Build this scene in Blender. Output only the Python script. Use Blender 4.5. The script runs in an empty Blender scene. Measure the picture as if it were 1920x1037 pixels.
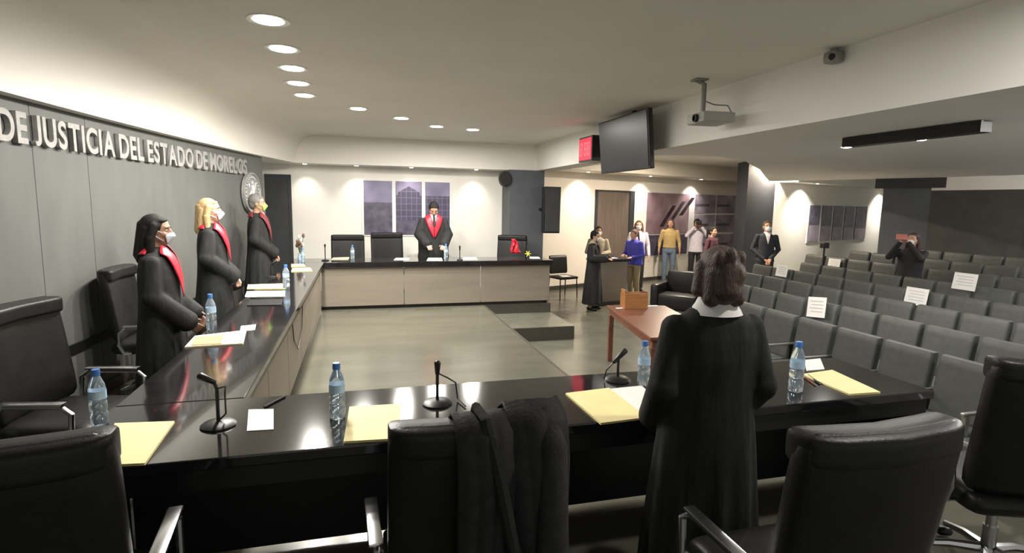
import bpy, bmesh, math, random
from mathutils import Vector, Matrix
from mathutils.bvhtree import BVHTree
random.seed(7)
sc = bpy.context.scene
COL = sc.collection
PI = math.pi
V = Vector

# ------------------------------------------------------------------ camera
F_PX, H0 = 1041.0, 1.70
_y = V((675 - 960, 378 - 518.5, F_PX)).normalized()
_x = V((4800 - 960, 448 - 518.5, F_PX)); _x = (_x - _x.dot(_y) * _y).normalized()
_z = _x.cross(_y)
if _z.y > 0: _z = -_z
CAM = V((0, 0, H0))
def ray(px, py):
    d = V((px - 960, py - 518.5, F_PX)); return V((_x.dot(d), _y.dot(d), _z.dot(d)))
def on(px, py, z):
    d = ray(px, py); return CAM + d * ((z - H0) / d.z)
def wcol(v): return V((_x.dot(v), _y.dot(v), _z.dot(v)))
cam_data = bpy.data.cameras.new('camera'); cam = bpy.data.objects.new('camera', cam_data); COL.objects.link(cam)
r_, u_, b_ = wcol(V((1, 0, 0))), wcol(V((0, -1, 0))), wcol(V((0, 0, -1)))
cam.matrix_world = Matrix(((r_.x, u_.x, b_.x, 0), (r_.y, u_.y, b_.y, 0), (r_.z, u_.z, b_.z, H0), (0, 0, 0, 1)))
cam_data.sensor_width = 36; cam_data.lens = F_PX / 1920 * 36; cam_data.clip_start = 0.02; cam_data.clip_end = 200
sc.camera = cam

# ------------------------------------------------------------------ exposure, world, lamps
sc.view_settings.view_transform = 'Standard'; sc.view_settings.look = 'None'
sc.view_settings.gamma = 1; sc.view_settings.use_curve_mapping = False
sc.view_settings.exposure = 0.8
sc.cycles.use_denoising = True
sc.cycles.diffuse_bounces = 6
sc.cycles.max_bounces = 12
sc.cycles.sample_clamp_indirect = 6
world = bpy.data.worlds.new('world'); sc.world = world; world.use_nodes = True
bg = world.node_tree.nodes['Background']; bg.inputs[0].default_value = (1.0, 0.97, 0.92, 1); bg.inputs[1].default_value = 0.3

def lamp(kind, loc, power, color=(1, .95, .87), size=.2, rot=None, spot=None, blend=.6):
    d = bpy.data.lights.new('lamp_light', kind); o = bpy.data.objects.new('lamp_light', d)
    d.energy = power; d.color = color
    if kind == 'AREA': d.shape = 'DISK'; d.size = size
    if kind == 'SPOT': d.spot_size = spot; d.spot_blend = blend; d.shadow_soft_size = size
    if kind == 'POINT': d.shadow_soft_size = size
    o.location = loc
    if rot: o.rotation_euler = rot
    COL.objects.link(o); return o
DOWN_LIGHTS = [(-.55, 4.75), (-.55, 5.4), (-.57, 6.05), (-.57, 6.7), (0, 7.4), (.57, 8.0), (1.14, 8.65), (1.73, 8.8),
               (-.55, 4.05), (-.55, 3.4), (2.5, 1.3)]  # last entry is an unseen lamp added to brighten the beam and right side
for i, (x, y) in enumerate(DOWN_LIGHTS):
    lamp('AREA', (x, y, 2.80), 34 if i < 8 else 15 if i < 10 else 20, size=.16)

# ------------------------------------------------------------------ materials
def mat(name, color, rough=.6, metal=0., spec=.5, noise=0., nscale=8., bump=0., bscale=60., stretch=(1, 1, 1), emit=None, trans=0., ior=1.45, coat=0.):
    m = bpy.data.materials.new(name); m.use_nodes = True
    nt = m.node_tree; p = nt.nodes['Principled BSDF']
    c = (*color, 1)
    p.inputs['Base Color'].default_value = c; p.inputs['Roughness'].default_value = rough
    p.inputs['Metallic'].default_value = metal; p.inputs['Specular IOR Level'].default_value = spec
    p.inputs['Transmission Weight'].default_value = trans; p.inputs['IOR'].default_value = ior
    p.inputs['Coat Weight'].default_value = coat
    if emit:
        p.inputs['Emission Color'].default_value = (*emit[:3], 1); p.inputs['Emission Strength'].default_value = emit[3]
    if noise or bump:
        tc = nt.nodes.new('ShaderNodeTexCoord'); mp = nt.nodes.new('ShaderNodeMapping'); mp.inputs['Scale'].default_value = stretch
        nt.links.new(tc.outputs['Object'], mp.inputs['Vector'])
    if noise:
        n = nt.nodes.new('ShaderNodeTexNoise'); n.inputs['Scale'].default_value = nscale; n.inputs['Detail'].default_value = 5
        nt.links.new(mp.outputs[0], n.inputs['Vector'])
        cr = nt.nodes.new('ShaderNodeValToRGB')
        cr.color_ramp.elements[0].position = .3; cr.color_ramp.elements[1].position = .7
        cr.color_ramp.elements[0].color = (*[v * (1 - noise) for v in color], 1)
        cr.color_ramp.elements[1].color = (*[min(1, v * (1 + noise)) for v in color], 1)
        nt.links.new(n.outputs['Fac'], cr.inputs[0]); nt.links.new(cr.outputs[0], p.inputs['Base Color'])
    if bump:
        n2 = nt.nodes.new('ShaderNodeTexNoise'); n2.inputs['Scale'].default_value = bscale; n2.inputs['Detail'].default_value = 3
        nt.links.new(mp.outputs[0], n2.inputs['Vector'])
        b = nt.nodes.new('ShaderNodeBump'); b.inputs['Strength'].default_value = bump; b.inputs['Distance'].default_value = .01
        nt.links.new(n2.outputs['Fac'], b.inputs['Height']); nt.links.new(b.outputs[0], p.inputs['Normal'])
    return m
M = dict(
    ceiling=mat('ceiling paint', (.76, .75, .70), .8, noise=.03, nscale=1.5, bump=.03),
    white_wall=mat('white wall paint', (.80, .78, .72), .75, noise=.02, nscale=2, bump=.03),
    warm_wall=mat('warm wall paint', (.84, .79, .70), .75, noise=.02, nscale=2, bump=.03),
    grey_panel=mat('grey laminate wall panel', (.105, .108, .102), .6, noise=.08, nscale=6, stretch=(1, 1, .25), bump=.05),
    dark_panel=mat('charcoal panel', (.035, .037, .042), .6, noise=.12, nscale=5, bump=.05),
    blue_grey=mat('blue grey column paint', (.085, .092, .105), .6, noise=.08, nscale=5, bump=.04),
    floor=mat('polished grey stone floor', (.105, .102, .078), .2, noise=.13, nscale=3, stretch=(.35, 1, 1), bump=.012, bscale=25),
    floor_low=mat('grey stone lower floor', (.13, .13, .102), .26, noise=.15, nscale=3, bump=.02, bscale=25),
    step=mat('dark stone step edge', (.055, .05, .04), .4, noise=.1),
    black_top=mat('glossy black lacquer', (.010, .010, .011), .10, spec=.55, noise=.3, nscale=10, coat=.3),
    black_wood=mat('black lacquer side', (.008, .008, .008), .35, noise=.2, nscale=10),
    beige_panel=mat('beige laminate', (.225, .195, .155), .5, noise=.07, nscale=4, stretch=(.3, .3, 3)),
    leather=mat('black leather', (.012, .012, .0122), .42, spec=.28, noise=.2, nscale=14, bump=.12, bscale=140),
    audience_dark=mat('charcoal back wall', (.062, .060, .056), .7, noise=.15, nscale=4, bump=.05),
    dark_column=mat('slate column paint', (.045, .05, .06), .6, noise=.08, nscale=5, bump=.04),
    ceiling_lightened=mat('lightened ceiling paint', (.86, .85, .82), .8, noise=.02, nscale=1.5, bump=.03),  # lighter copy of the ceiling colour, stands in for missing light on the slab
    floor_seats=mat('audience floor paled for bounce', (.36, .35, .32), .5, noise=.08, nscale=4, bump=.02),  # paled so the floor bounces light up to the lower ceiling
    chrome=mat('brushed chrome', (.55, .56, .57), .25, metal=1., noise=.05),
    black_plastic=mat('black plastic', (.012, .012, .013), .4, noise=.15, nscale=20),
    seat_fabric=mat('grey seat vinyl', (.066, .070, .066), .45, noise=.12, nscale=16, bump=.1, bscale=200),
    seat_dark=mat('dark seat frame', (.02, .02, .02), .45, noise=.15),
    seat_metal=mat('grey metal armrest', (.34, .34, .33), .35, metal=.8, noise=.05),
    robe=mat('black robe cloth', (.021, .022, .022), .8, spec=.2, noise=.25, nscale=20, bump=.9, bscale=9, stretch=(1.6, 1.6, .35)),
    coat=mat('dark grey draped cloth', (.024, .024, .025), .75, spec=.3, noise=.25, nscale=25, bump=.25, bscale=90),
    red_satin=mat('red satin', (.50, .016, .035), .42, noise=.15, nscale=10),
    maroon_satin=mat('maroon satin', (.16, .02, .03), .45, noise=.15, nscale=10),
    navy=mat('navy suit cloth', (.018, .021, .03), .75, noise=.2, nscale=20, bump=.1),
    darkcloth=mat('black clothing', (.014, .014, .016), .8, noise=.2, nscale=20, bump=.1),
    white_cloth=mat('white shirt cotton', (.72, .70, .70), .8, noise=.05, nscale=20, bump=.1),
    lav_cloth=mat('pale lavender shirt', (.52, .49, .56), .8, noise=.12, nscale=20, bump=.1),
    cream_cloth=mat('cream knit', (.42, .37, .27), .85, noise=.12, nscale=20, bump=.15),
    yellow_cloth=mat('mustard blouse', (.42, .30, .13), .85, noise=.12, nscale=20, bump=.1),
    blue_cloth=mat('royal blue jacket', (.05, .05, .36), .7, noise=.15, nscale=16, bump=.1),
    jeans=mat('blue jeans denim', (.12, .17, .24), .85, noise=.2, nscale=20, bump=.1),
    khaki=mat('khaki trousers', (.30, .25, .16), .85, noise=.1, nscale=16, bump=.1),
    maroon_cloth=mat('maroon cloth', (.075, .025, .035), .85, noise=.15, nscale=16, bump=.1),
    skin=mat('skin', (.43, .25, .17), .55, noise=.06, nscale=12),
    skin_pale=mat('pale skin', (.52, .31, .23), .55, noise=.06, nscale=12),
    skin_dark=mat('tanned skin', (.30, .17, .115), .55, noise=.06, nscale=12),
    lip=mat('lips', (.36, .13, .11), .5, noise=.05),
    eye=mat('eye white', (.7, .68, .66), .3, noise=.02),
    iris=mat('dark iris', (.02, .012, .008), .2, noise=.05),
    hair_black=mat('black hair', (.010, .009, .008), .6, spec=.25, noise=.4, nscale=30, stretch=(4, 4, .6), bump=.6, bscale=60),
    hair_brown=mat('dark brown hair', (.060, .034, .027), .5, noise=.5, nscale=30, stretch=(4, 4, .7), bump=.7, bscale=60),
    hair_chestnut=mat('chestnut hair', (.09, .05, .035), .5, noise=.4, nscale=30, stretch=(4, 4, .7), bump=.6, bscale=60),
    hair_blond=mat('blond hair', (.42, .29, .14), .5, noise=.4, nscale=30, stretch=(4, 4, .6), bump=.5, bscale=60),
    hair_grey=mat('grey hair', (.16, .15, .14), .55, noise=.35, nscale=40, stretch=(4, 4, .7), bump=.5, bscale=60),
    mask_white=mat('white mask', (.78, .78, .80), .8, noise=.03, bump=.1),
    mask_blue=mat('pale blue mask', (.58, .70, .78), .8, noise=.03, bump=.1),
    mask_green=mat('lime green mask', (.30, .52, .12), .8, noise=.05, bump=.1),
    shoe=mat('black shoe leather', (.012, .011, .010), .35, noise=.2),
    manila=mat('manila card', (.80, .70, .36), .7, noise=.04, nscale=8),
    manila_pale=mat('pale manila card', (.78, .70, .44), .7, noise=.04, nscale=8),
    tan_card=mat('tan envelope paper', (.50, .28, .13), .7, noise=.08, nscale=8),
    paper=mat('white paper', (.80, .79, .77), .7, noise=.02, nscale=8),
    paper_inner=mat('grey printed line', (.52, .52, .52), .7, noise=.02),
    pet=mat('clear blue plastic bottle', (.72, .84, .94), .1, trans=.82, ior=1.33, noise=.02),
    cap_blue=mat('blue bottle cap', (.05, .17, .48), .4, noise=.05),
    label_blue=mat('pale blue bottle label', (.42, .60, .80), .45, noise=.15, nscale=30),
    wood=mat('red brown varnished wood', (.16, .062, .038), .3, noise=.25, nscale=6, stretch=(1, 8, 1)),
    wood_light=mat('orange varnished wood', (.30, .13, .045), .4, noise=.2, nscale=6, stretch=(1, 1, 8)),
    door_brown=mat('brown grey door', (.16, .125, .105), .5, noise=.15, nscale=4, stretch=(4, 4, .4)),
    metal_grey=mat('grey anodised metal', (.28, .28, .27), .45, metal=.5, noise=.05),
    fixture_white=mat('white fixture plastic', (.66, .65, .61), .5, noise=.03),
    proj_grey=mat('projector grey plastic', (.42, .42, .39), .5, noise=.04),
    screen=mat('dark television screen', (.022, .024, .028), .3, noise=.1, spec=.4),
    letter=mat('brushed steel letter', (.30, .295, .285), .6, metal=.2, noise=.12, nscale=20),
    emblem_dark=mat('dark emblem plate', (.06, .06, .065), .5, metal=.4, noise=.2, nscale=30),
    emblem_light=mat('pale emblem relief', (.45, .45, .46), .45, metal=.4, noise=.2, nscale=30),
    lens=mat('lit lamp lens', (.9, .9, .9), .5, emit=(1, .97, .90, 16), noise=.01),
    fill_lens=mat('glowing fill dome', (.9, .9, .9), .5, emit=(1, .97, .92, 190), noise=.01),
    spot_lens=mat('lit spot lens', (.9, .9, .9), .5, emit=(1, .93, .85, 9), noise=.01),
    timer_red=mat('lit red display', (.3, .01, .02), .5, emit=(1, .02, .07, .50), noise=.02),
    timer_digit=mat('lit pink digit', (.5, .1, .1), .5, emit=(1, .16, .2, .6), noise=.02),
    green_leaf=mat('plant green', (.06, .10, .04), .6, noise=.3, nscale=30),
    flower_brown=mat('dried flower brown', (.16, .09, .06), .8, noise=.4, nscale=40),
    flower_yellow=mat('yellow flower', (.62, .60, .10), .6, noise=.1, nscale=30),
    phone_red=mat('salmon phone case', (.60, .22, .18), .4, noise=.05),
)

# artwork materials: abstract stand-ins, colour fields that belong to the prints themselves
def art(name, kind, c1, c2, scale, rot=0.):
    m = bpy.data.materials.new(name); m.use_nodes = True; nt = m.node_tree; p = nt.nodes['Principled BSDF']
    p.inputs['Roughness'].default_value = .4
    tc = nt.nodes.new('ShaderNodeTexCoord'); mp = nt.nodes.new('ShaderNodeMapping'); mp.inputs['Rotation'].default_value = (PI / 2, rot, 0)
    nt.links.new(tc.outputs['Object'], mp.inputs['Vector'])
    if kind == 'brick':
        t = nt.nodes.new('ShaderNodeTexBrick'); t.inputs['Color1'].default_value = (*c1, 1); t.inputs['Color2'].default_value = (*[v * .8 for v in c1], 1)
        t.inputs['Mortar'].default_value = (*c2, 1); t.inputs['Scale'].default_value = scale; t.inputs['Mortar Size'].default_value = .035
        t.inputs['Brick Width'].default_value = .5; t.inputs['Row Height'].default_value = .6; t.offset = 0
        nt.links.new(mp.outputs[0], t.inputs['Vector']); out = t.outputs['Color']
    else:
        t = nt.nodes.new('ShaderNodeTexWave' if kind == 'wave' else 'ShaderNodeTexNoise'); t.inputs['Scale'].default_value = scale
        if kind == 'wave': t.inputs['Distortion'].default_value = 2.5; t.inputs['Detail'].default_value = 3
        nt.links.new(mp.outputs[0], t.inputs['Vector'])
        cr = nt.nodes.new('ShaderNodeValToRGB'); cr.color_ramp.elements[0].color = (*c1, 1); cr.color_ramp.elements[1].color = (*c2, 1)
        cr.color_ramp.elements[0].position = .35; cr.color_ramp.elements[1].position = .7
        nt.links.new(t.outputs['Fac'], cr.inputs[0]); out = cr.outputs[0]
    nt.links.new(out, p.inputs['Base Color'])
    return m
M['art_sky'] = art('print sky', 'noise', (.17, .15, .25), (.26, .23, .36), 3)
M['art_facade'] = art('print facade', 'brick', (.075, .065, .115), (.15, .13, .2), 5)
M['art_court'] = art('print courtyard', 'noise', (.05, .045, .075), (.13, .11, .16), 6)
M['art_stairs'] = art('print stairs', 'noise', (.22, .14, .17), (.40, .30, .31), 1.6, .75)
M['art_hall'] = art('print hall', 'noise', (.20, .16, .20), (.42, .36, .42), 2.2)
M['art_dark'] = art('print dark doors', 'noise', (.02, .013, .018), (.085, .06, .07), 5)
M['art_grey'] = art('print pale floor', 'noise', (.16, .12, .14), (.28, .23, .26), 4)

# ------------------------------------------------------------------ mesh helpers
class MB:
    def __init__(self): self.bm = bmesh.new()
    def grid(self, rings, closed=True, caps=True, xf=None):
        bm = self.bm
        rows = [[bm.verts.new(xf(V(p)) if xf else V(p)) for p in r] for r in rings]
        n = len(rows[0])
        for a, b in zip(rows, rows[1:]):
            for i in range(n if closed else n - 1):
                j = (i + 1) % n; bm.faces.new((a[i], a[j], b[j], b[i]))
        if caps and closed:
            bm.faces.new(list(reversed(rows[0]))); bm.faces.new(rows[-1])
        return self
    def loft(self, secs, n=20, xf=None):                 # secs: (cx, cy, z, rx, ry)
        return self.grid([[(cx + rx * math.cos(2 * PI * i / n), cy + ry * math.sin(2 * PI * i / n), z) for i in range(n)] for cx, cy, z, rx, ry in secs], xf=xf)
    def cap(self, a, b, ra, rb, n=10, xf=None):          # tapered capsule
        a, b = V(a), V(b); w = (b - a)
        w = w.normalized() if w.length > 1e-6 else V((0, 0, 1))
        u = w.orthogonal().normalized(); v = w.cross(u)
        rings = []
        for t in (-80, -50, -20): rings.append((a + w * ra * math.sin(math.radians(t)), ra * math.cos(math.radians(t))))
        for t in (20, 50, 80): rings.append((b + w * rb * math.sin(math.radians(t)), rb * math.cos(math.radians(t))))
        return self.grid([[c + (u * math.cos(2 * PI * i / n) + v * math.sin(2 * PI * i / n)) * r for i in range(n)] for c, r in rings], xf=xf)
    def ell(self, c, r, n=14, m=9, xf=None):
        rings = []
        for j in range(m):
            t = math.radians(-85 + 170 * j / (m - 1))
            rings.append([(c[0] + r[0] * math.cos(t) * math.cos(2 * PI * i / n), c[1] + r[1] * math.cos(t) * math.sin(2 * PI * i / n), c[2] + r[2] * math.sin(t)) for i in range(n)])
        return self.grid(rings, xf=xf)
    def box(self, lo, hi, bev=0., seg=2, rz=0., at=None, xf=None):
        lo, hi = V(lo), V(hi); c = (lo + hi) / 2; s = hi - lo
        mt = Matrix.Translation(c) @ Matrix.Diagonal((*s, 1))
        if rz:
            p = V(at) if at else c
            mt = Matrix.Translation(p) @ Matrix.Rotation(rz, 4, 'Z') @ Matrix.Translation(-p) @ mt
        r = bmesh.ops.create_cube(self.bm, size=1, matrix=mt)
        vs = r['verts']
        if bev:
            es = list({e for v in vs for e in v.link_edges})
            rr = bmesh.ops.bevel(self.bm, geom=es, offset=bev, segments=seg, affect='EDGES', profile=.5)
            vs = [v for v in rr['verts']]
        if xf:
            for v in set(vs): v.co = xf(v.co)
        return self
    def tube(self, pts, r, n=8, caps=True):
        pts = [V(p) for p in pts]; rings = []; u = None
        for i, p in enumerate(pts):
            w = (pts[min(i + 1, len(pts) - 1)] - pts[max(i - 1, 0)]).normalized()
            u = w.orthogonal().normalized() if u is None else (u - w * u.dot(w)).normalized()
            v = w.cross(u); rr = r[i] if isinstance(r, (list, tuple)) else r
            rings.append([p + (u * math.cos(2 * PI * k / n) + v * math.sin(2 * PI * k / n)) * rr for k in range(n)])
        return self.grid(rings, caps=caps)
    def lathe(self, prof, c=(0, 0, 0), n=20):
        return self.grid([[(c[0] + r * math.cos(2 * PI * i / n), c[1] + r * math.sin(2 * PI * i / n), c[2] + z) for i in range(n)] for r, z in prof])
    def prism(self, pts, z0, z1):
        return self.grid([[(p[0], p[1], z0) for p in pts], [(p[0], p[1], z1) for p in pts]])
    def poly_y(self, pts, y0, y1, xf=None):              # outline in x,z extruded along y
        return self.grid([[(p[0], y0, p[1]) for p in pts], [(p[0], y1, p[1]) for p in pts]], xf=xf)
    def mesh(self, smooth=True):
        bmesh.ops.recalc_face_normals(self.bm, faces=self.bm.faces)
        me = bpy.data.meshes.new('shape'); self.bm.to_mesh(me); self.bm.free()
        if smooth:
            for p in me.polygons: p.use_smooth = True
        return me
    def build(self, name, m, parent=None, smooth=False, remesh=None, it=3, loc=None):
        me = self.mesh(smooth)
        if smooth and not remesh:
            try: me.set_sharp_from_angle(angle=math.radians(40))
            except Exception: pass
        if remesh: me = voxel(me, remesh, it)
        return link(name, me, m, parent, loc)
def link(name, me, m, parent=None, loc=None):
    me.materials.clear(); me.materials.append(M[m] if isinstance(m, str) else m); me.name = name
    o = bpy.data.objects.new(name, me); COL.objects.link(o)
    if parent: o.parent = parent
    if loc is not None: o.location = loc
    return o
def voxel(me, size, it):
    o = bpy.data.objects.new('shape', me); COL.objects.link(o)
    r = o.modifiers.new('r', 'REMESH'); r.mode = 'VOXEL'; r.voxel_size = size
    s = o.modifiers.new('s', 'SMOOTH'); s.factor = .5; s.iterations = it
    dg = bpy.context.evaluated_depsgraph_get()
    out = bpy.data.meshes.new_from_object(o.evaluated_get(dg))
    bpy.data.objects.remove(o); bpy.data.meshes.remove(me)
    for p in out.polygons: p.use_smooth = True
    return out
def tag(o, label, cat, group=None, kind=None):
    o['label'] = label; o['category'] = cat
    if group: o['group'] = group
    if kind: o['kind'] = kind
    return o
def thing(name, label, cat, loc=(0, 0, 0), rz=0., group=None):
    o = bpy.data.objects.new(name, None); COL.objects.link(o); o.location = loc; o.rotation_euler = (0, 0, rz); o.empty_display_size = .1
    return tag(o, label, cat, group)
def struct(o): o['kind'] = 'structure'; return o
KIDS = {}
def dup(root, label, loc, rz=None, group=None):
    def cp(o, par):
        c = o.copy(); COL.objects.link(c)
        if par: c.parent = par
        for ch in list(o.children): cp(ch, c)
        return c
    r = cp(root, None); r.location = loc
    if rz is not None: r.rotation_euler = (0, 0, rz)
    r['label'] = label
    if group: r['group'] = group
    return r

# ------------------------------------------------------------------ setting
LOW = -.37
B0 = V((4.5, 12.7, 0)); BD = V((3.62, 1.37, 0)).normalized(); BN = V((-BD.y, BD.x, 0)); BANG = math.atan2(BD.y, BD.x)
def wb(s, off=0, z=0): return B0 + BD * s + BN * off + V((0, 0, z))
def curve_x(y): return -2.345 - .0234 * y + .0134 * y * y
WALL_H, CEIL = 2.36, 2.85

struct(MB().box((-4.2, -2.2, -.5), (2.0, 11.4, 0)).box((2.0, -2.2, -.5), (3.4, 2.9, 0)).box((2.0, 9.05, -.5), (3.18, 11.4, 0)).build('floor', 'floor'))
struct(MB().box((2.0, 7.91, -.5), (3.18, 9.05, -.16)).build('trim_1', 'floor_low'))
# dark risers and the groove along the platform edge
rt = MB().box((2.0, 9.035, -.16), (3.18, 9.05, -.003)).box((2.0, 7.895, -.37), (3.18, 7.91, -.163))
struct(rt.build('trim_2', 'step'))
struct(MB().box((1.965, 2.9, 0), (1.985, 9.0, .002)).box((2.0, 2.9, -.37), (2.004, 7.89, -.01)).build('trim_3', 'step'))
struct(MB().box((2.0, -2.2, -.6), (24, 22, LOW)).build('floor_lower', 'floor_low'))
# raked audience floor: steps under each row
def rake(x): return LOW + (0 if x < 4.4 else .052 * (x - 4.4) if x < 7.6 else .166 + .10 * (x - 7.6))
ROW0, ROWP = 4.5, .82
rk = MB()
for k in range(1, 9):
    x0 = ROW0 + ROWP * k - .55
    rk.box((x0, -1.5, LOW - .05), (12.0, 9.6 + .12 * k, rake(ROW0 + ROWP * k)))
struct(rk.build('floor_audience', 'floor_seats'))
# ceilings
struct(MB().box((-4.2, -2.2, CEIL), (24, 22, CEIL + .1)).build('ceiling', 'ceiling'))
slab = [(3.36, -2.2), (3.36, 6.45), (3.72, 6.55), (4.1, 6.42), (4.5, 6.42), (5.2, 6.8), (6.6, 8.2), (8.2, 10.0), (9.6, 11.55), (9.9, 11.3), (10.6, 9.3), (11.07, 8.45), (11.2, 7.1), (11.3, -2.2)]
struct(MB().prism(slab, WALL_H, CEIL).build('ceiling_lower', 'ceiling_lightened'))
struct(MB().box((3.36, 6.4, WALL_H), (3.74, 10.6, CEIL)).build('ceiling_beam', 'ceiling'))
# curved left wall: grey panels with grooves, white soffit above
YS = [-2.2 + i * .12 for i in range(98)]; YS = [y for y in YS if y < 9.5] + [9.5]
def strip(off_in, off_out, z0, z1, ys=YS):
    out = [(curve_x(y) + off_out, y) for y in ys] + [(curve_x(y) + off_in, y) for y in reversed(ys)]
    return out
cv = MB()
prof = [(-.6, CEIL + .05), (-.6, WALL_H), (0, WALL_H), (.012, 2.42), (.04, 2.50), (.09, 2.58), (.17, 2.66), (.29, 2.73), (.45, 2.785), (.65, 2.825), (.90, CEIL + .002)]
def cove_shape(y): return 1.0 if y < 6 else 1 - .6 * min(1, (y - 6) / 3.9)
cv.grid([[(curve_x(y) + (dx * cove_shape(y) if dx > 0 else dx), y, z) for dx, z in prof] for y in YS + [9.9, 10.35, 10.62]])
struct(cv.build('ceiling_soffit_left', 'white_wall', smooth=True))
pw = MB(); PN = []
y = 9.5
while y > -2.2:
    y0 = 5.45 if y > 6 else max(y - .65, -2.2); ys = [y0 + .003 + (y - y0 - .006) * i / 12 for i in range(13)]
    pw.prism(strip(-.16, -.10, 0, 0, ys), 0, WALL_H); y = y0
pw.prism(strip(-.6, -.112, 0, 0), 0, WALL_H)
struct(pw.build('wall_left', 'grey_panel'))
struct(MB().prism(strip(-.2, -.08, 0, 0), .47, .54).build('trim_4', 'black_wood'))
struct(MB().prism(strip(-.2, -.08, 0, 0), 0, .10).build('baseboard_left', 'step'))
# wall A behind the far bench
struct(MB().box((-4.2, 11.1, LOW), (3.5, 11.3, CEIL)).build('wall_far', 'white_wall'))
struct(MB().box((-4.2, 10.6, WALL_H), (3.36, 11.1, CEIL)).build('ceiling_soffit_far', 'white_wall'))
struct(MB().box((-4.2, 9.6, 0), (-4.1, 11.1, CEIL)).build('wall_passage', 'white_wall'))
struct(MB().box((-1.62, 11.06, 0), (-1.27, 11.1, 2.13)).box((-1.67, 11.05, 0), (-1.62, 11.1, 2.17)).box((-1.27, 11.05, 0), (-1.22, 11.1, 2.17)).box((-1.62, 11.05, 2.13), (-1.27, 11.1, 2.17)).build('door_1', 'dark_panel'))
struct(MB().box((2.80, 10.5, LOW), (3.5, 11.25, WALL_H)).build('column_far', 'blue_grey'))
# wall B of the lobby
def wslab(s0, s1, o0, o1, z0, z1, name, m):
    pts = [wb(s0, o0), wb(s1, o0), wb(s1, o1), wb(s0, o1)]
    return MB().prism([(p.x, p.y) for p in pts], z0, z1).build(name, m)
struct(wslab(-3, 10, 0, .2, LOW, CEIL, 'wall_lobby', 'warm_wall'))
struct(wslab(-2.2, 8.5, -.85, 0, 2.5, CEIL, 'ceiling_soffit_lobby', 'warm_wall'))
struct(wslab(-3, 8.0, -.02, 0, LOW, LOW + .10, 'baseboard_lobby', 'step'))
pts = [wb(4.06, -2.5), wb(5.33, -2.5), wb(5.33, -1.85), wb(4.62, -1.85)]
struct(MB().prism([(p.x, p.y) for p in pts], LOW, CEIL).build('column_lobby', 'dark_column'))
struct(wslab(5.33, 16.5, -2.5, -2.3, LOW, CEIL, 'wall_alcove', 'white_wall'))
struct(wslab(5.5, 16.5, -3.0, -2.5, 2.38, CEIL, 'ceiling_soffit_alcove', 'white_wall'))
d2 = MB()
for a, b in ((0, 0),):
    pts = [wb(1.40, -.03), wb(2.70, -.03), wb(2.70, 0), wb(1.40, 0)]
    d2.prism([(p.x, p.y) for p in pts], LOW, 2.06)
d2o = struct(d2.build('door_2', 'door_brown'))
pts = [wb(2.58, -.06), wb(2.76, -.06), wb(2.76, 0), wb(2.58, 0)]
dj = MB().prism([(p.x, p.y) for p in pts], LOW, 2.10)
pts = [wb(1.34, -.05), wb(1.40, -.05), wb(1.40, 0), wb(1.34, 0)]; dj.prism([(p.x, p.y) for p in pts], LOW, 2.10)
pts = [wb(1.34, -.05), wb(2.70, -.05), wb(2.70, 0), wb(1.34, 0)]; dj.prism([(p.x, p.y) for p in pts], 2.06, 2.10)
dj.build('door_frame', 'dark_panel', d2o)
# dark back wall of the audience, its pale head band and the corner column
dl = [(10.95, 8.75), (11.25, 7.1), (11.45, -2.2), (11.65, -2.2), (11.45, 7.1), (11.2, 8.75)]
struct(MB().prism(dl, LOW, 2.11).build('wall_audience', 'audience_dark'))
struct(MB().prism(dl, 2.11, CEIL).build('trim_5', 'white_wall'))
struct(MB().prism([(10.62, 9.35), (11.05, 8.45), (11.5, 8.65), (11.05, 9.55)], LOW, 2.2).build('column_audience', 'blue_grey'))
struct(MB().prism([(10.50, 9.45), (11.0, 8.35), (11.6, 8.6), (11.1, 9.7)], 2.16, WALL_H).build('trim_6', 'dark_panel'))
struct(MB().box((11.3, 8.6, LOW), (11.5, 9.6, CEIL)).build('wall_nook', 'dark_panel'))

# ------------------------------------------------------------------ lamp fixtures, seen ones and ones added out of view
def disc_light(x, y, z, r, label, lens='lens', group=None, name='ceiling_light', cat='ceiling light'):
    t = thing(name, label, cat, (x, y, z), 0, group)
    MB().lathe([(r * .80, -.002), (r, -.004), (r + .018, -.006), (r + .02, 0), (r * .80, 0)], n=24).build('trim_ring', 'fixture_white', t, True)
    MB().lathe([(.001, -.012), (r * .5, -.011), (r * .80, -.006), (r * .8, -.001), (.001, -.001)], n=24).build('light_lens', lens, t, True)
    return t
NTH = ['nearest', 'second', 'third', 'fourth']
for i, (x, y) in enumerate(DOWN_LIGHTS[:8]):
    lab = (f'round ceiling downlight, {["nearest", "second nearest", "third nearest", "farthest"][i]} in the row along the lettered wall' if i < 4 else
           f'round ceiling downlight, {["first", "second", "third", "last"][i - 4]} from the left in the slanting far row')
    disc_light(x, y, CEIL, .115, lab, group='round ceiling downlights')
for x, y in DOWN_LIGHTS[8:]:
    disc_light(x, y, CEIL, .115, 'unseen round ceiling downlight overhead, outside the photographed view', group='round ceiling downlights out of view')
def washer(p, aim, power, label, spot=1.5):
    d = (V(aim) - V(p)).normalized()
    o = lamp('SPOT', p, power, (1, .93, .82), .03, None, spot, .8)
    o.rotation_euler = d.to_track_quat('-Z', 'Y').to_euler()
    disc_light(p[0], p[1], p[2] + .02, .045, label, 'spot_lens', 'small wall washing spotlights', 'spotlight', 'spotlight')
for x, lab in ((-.95, 'small recessed spotlight above the white wall beside the dark far door'), (-.05, 'small recessed spotlight above the left edge of the purple triptych'),
               (.95, 'small recessed spotlight above the middle of the purple triptych'), (2.2, 'small recessed spotlight between the purple triptych and dark column')):
    washer((x, 10.82, WALL_H - .02), (x, 11.1, 1.3), 13, lab)
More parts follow.
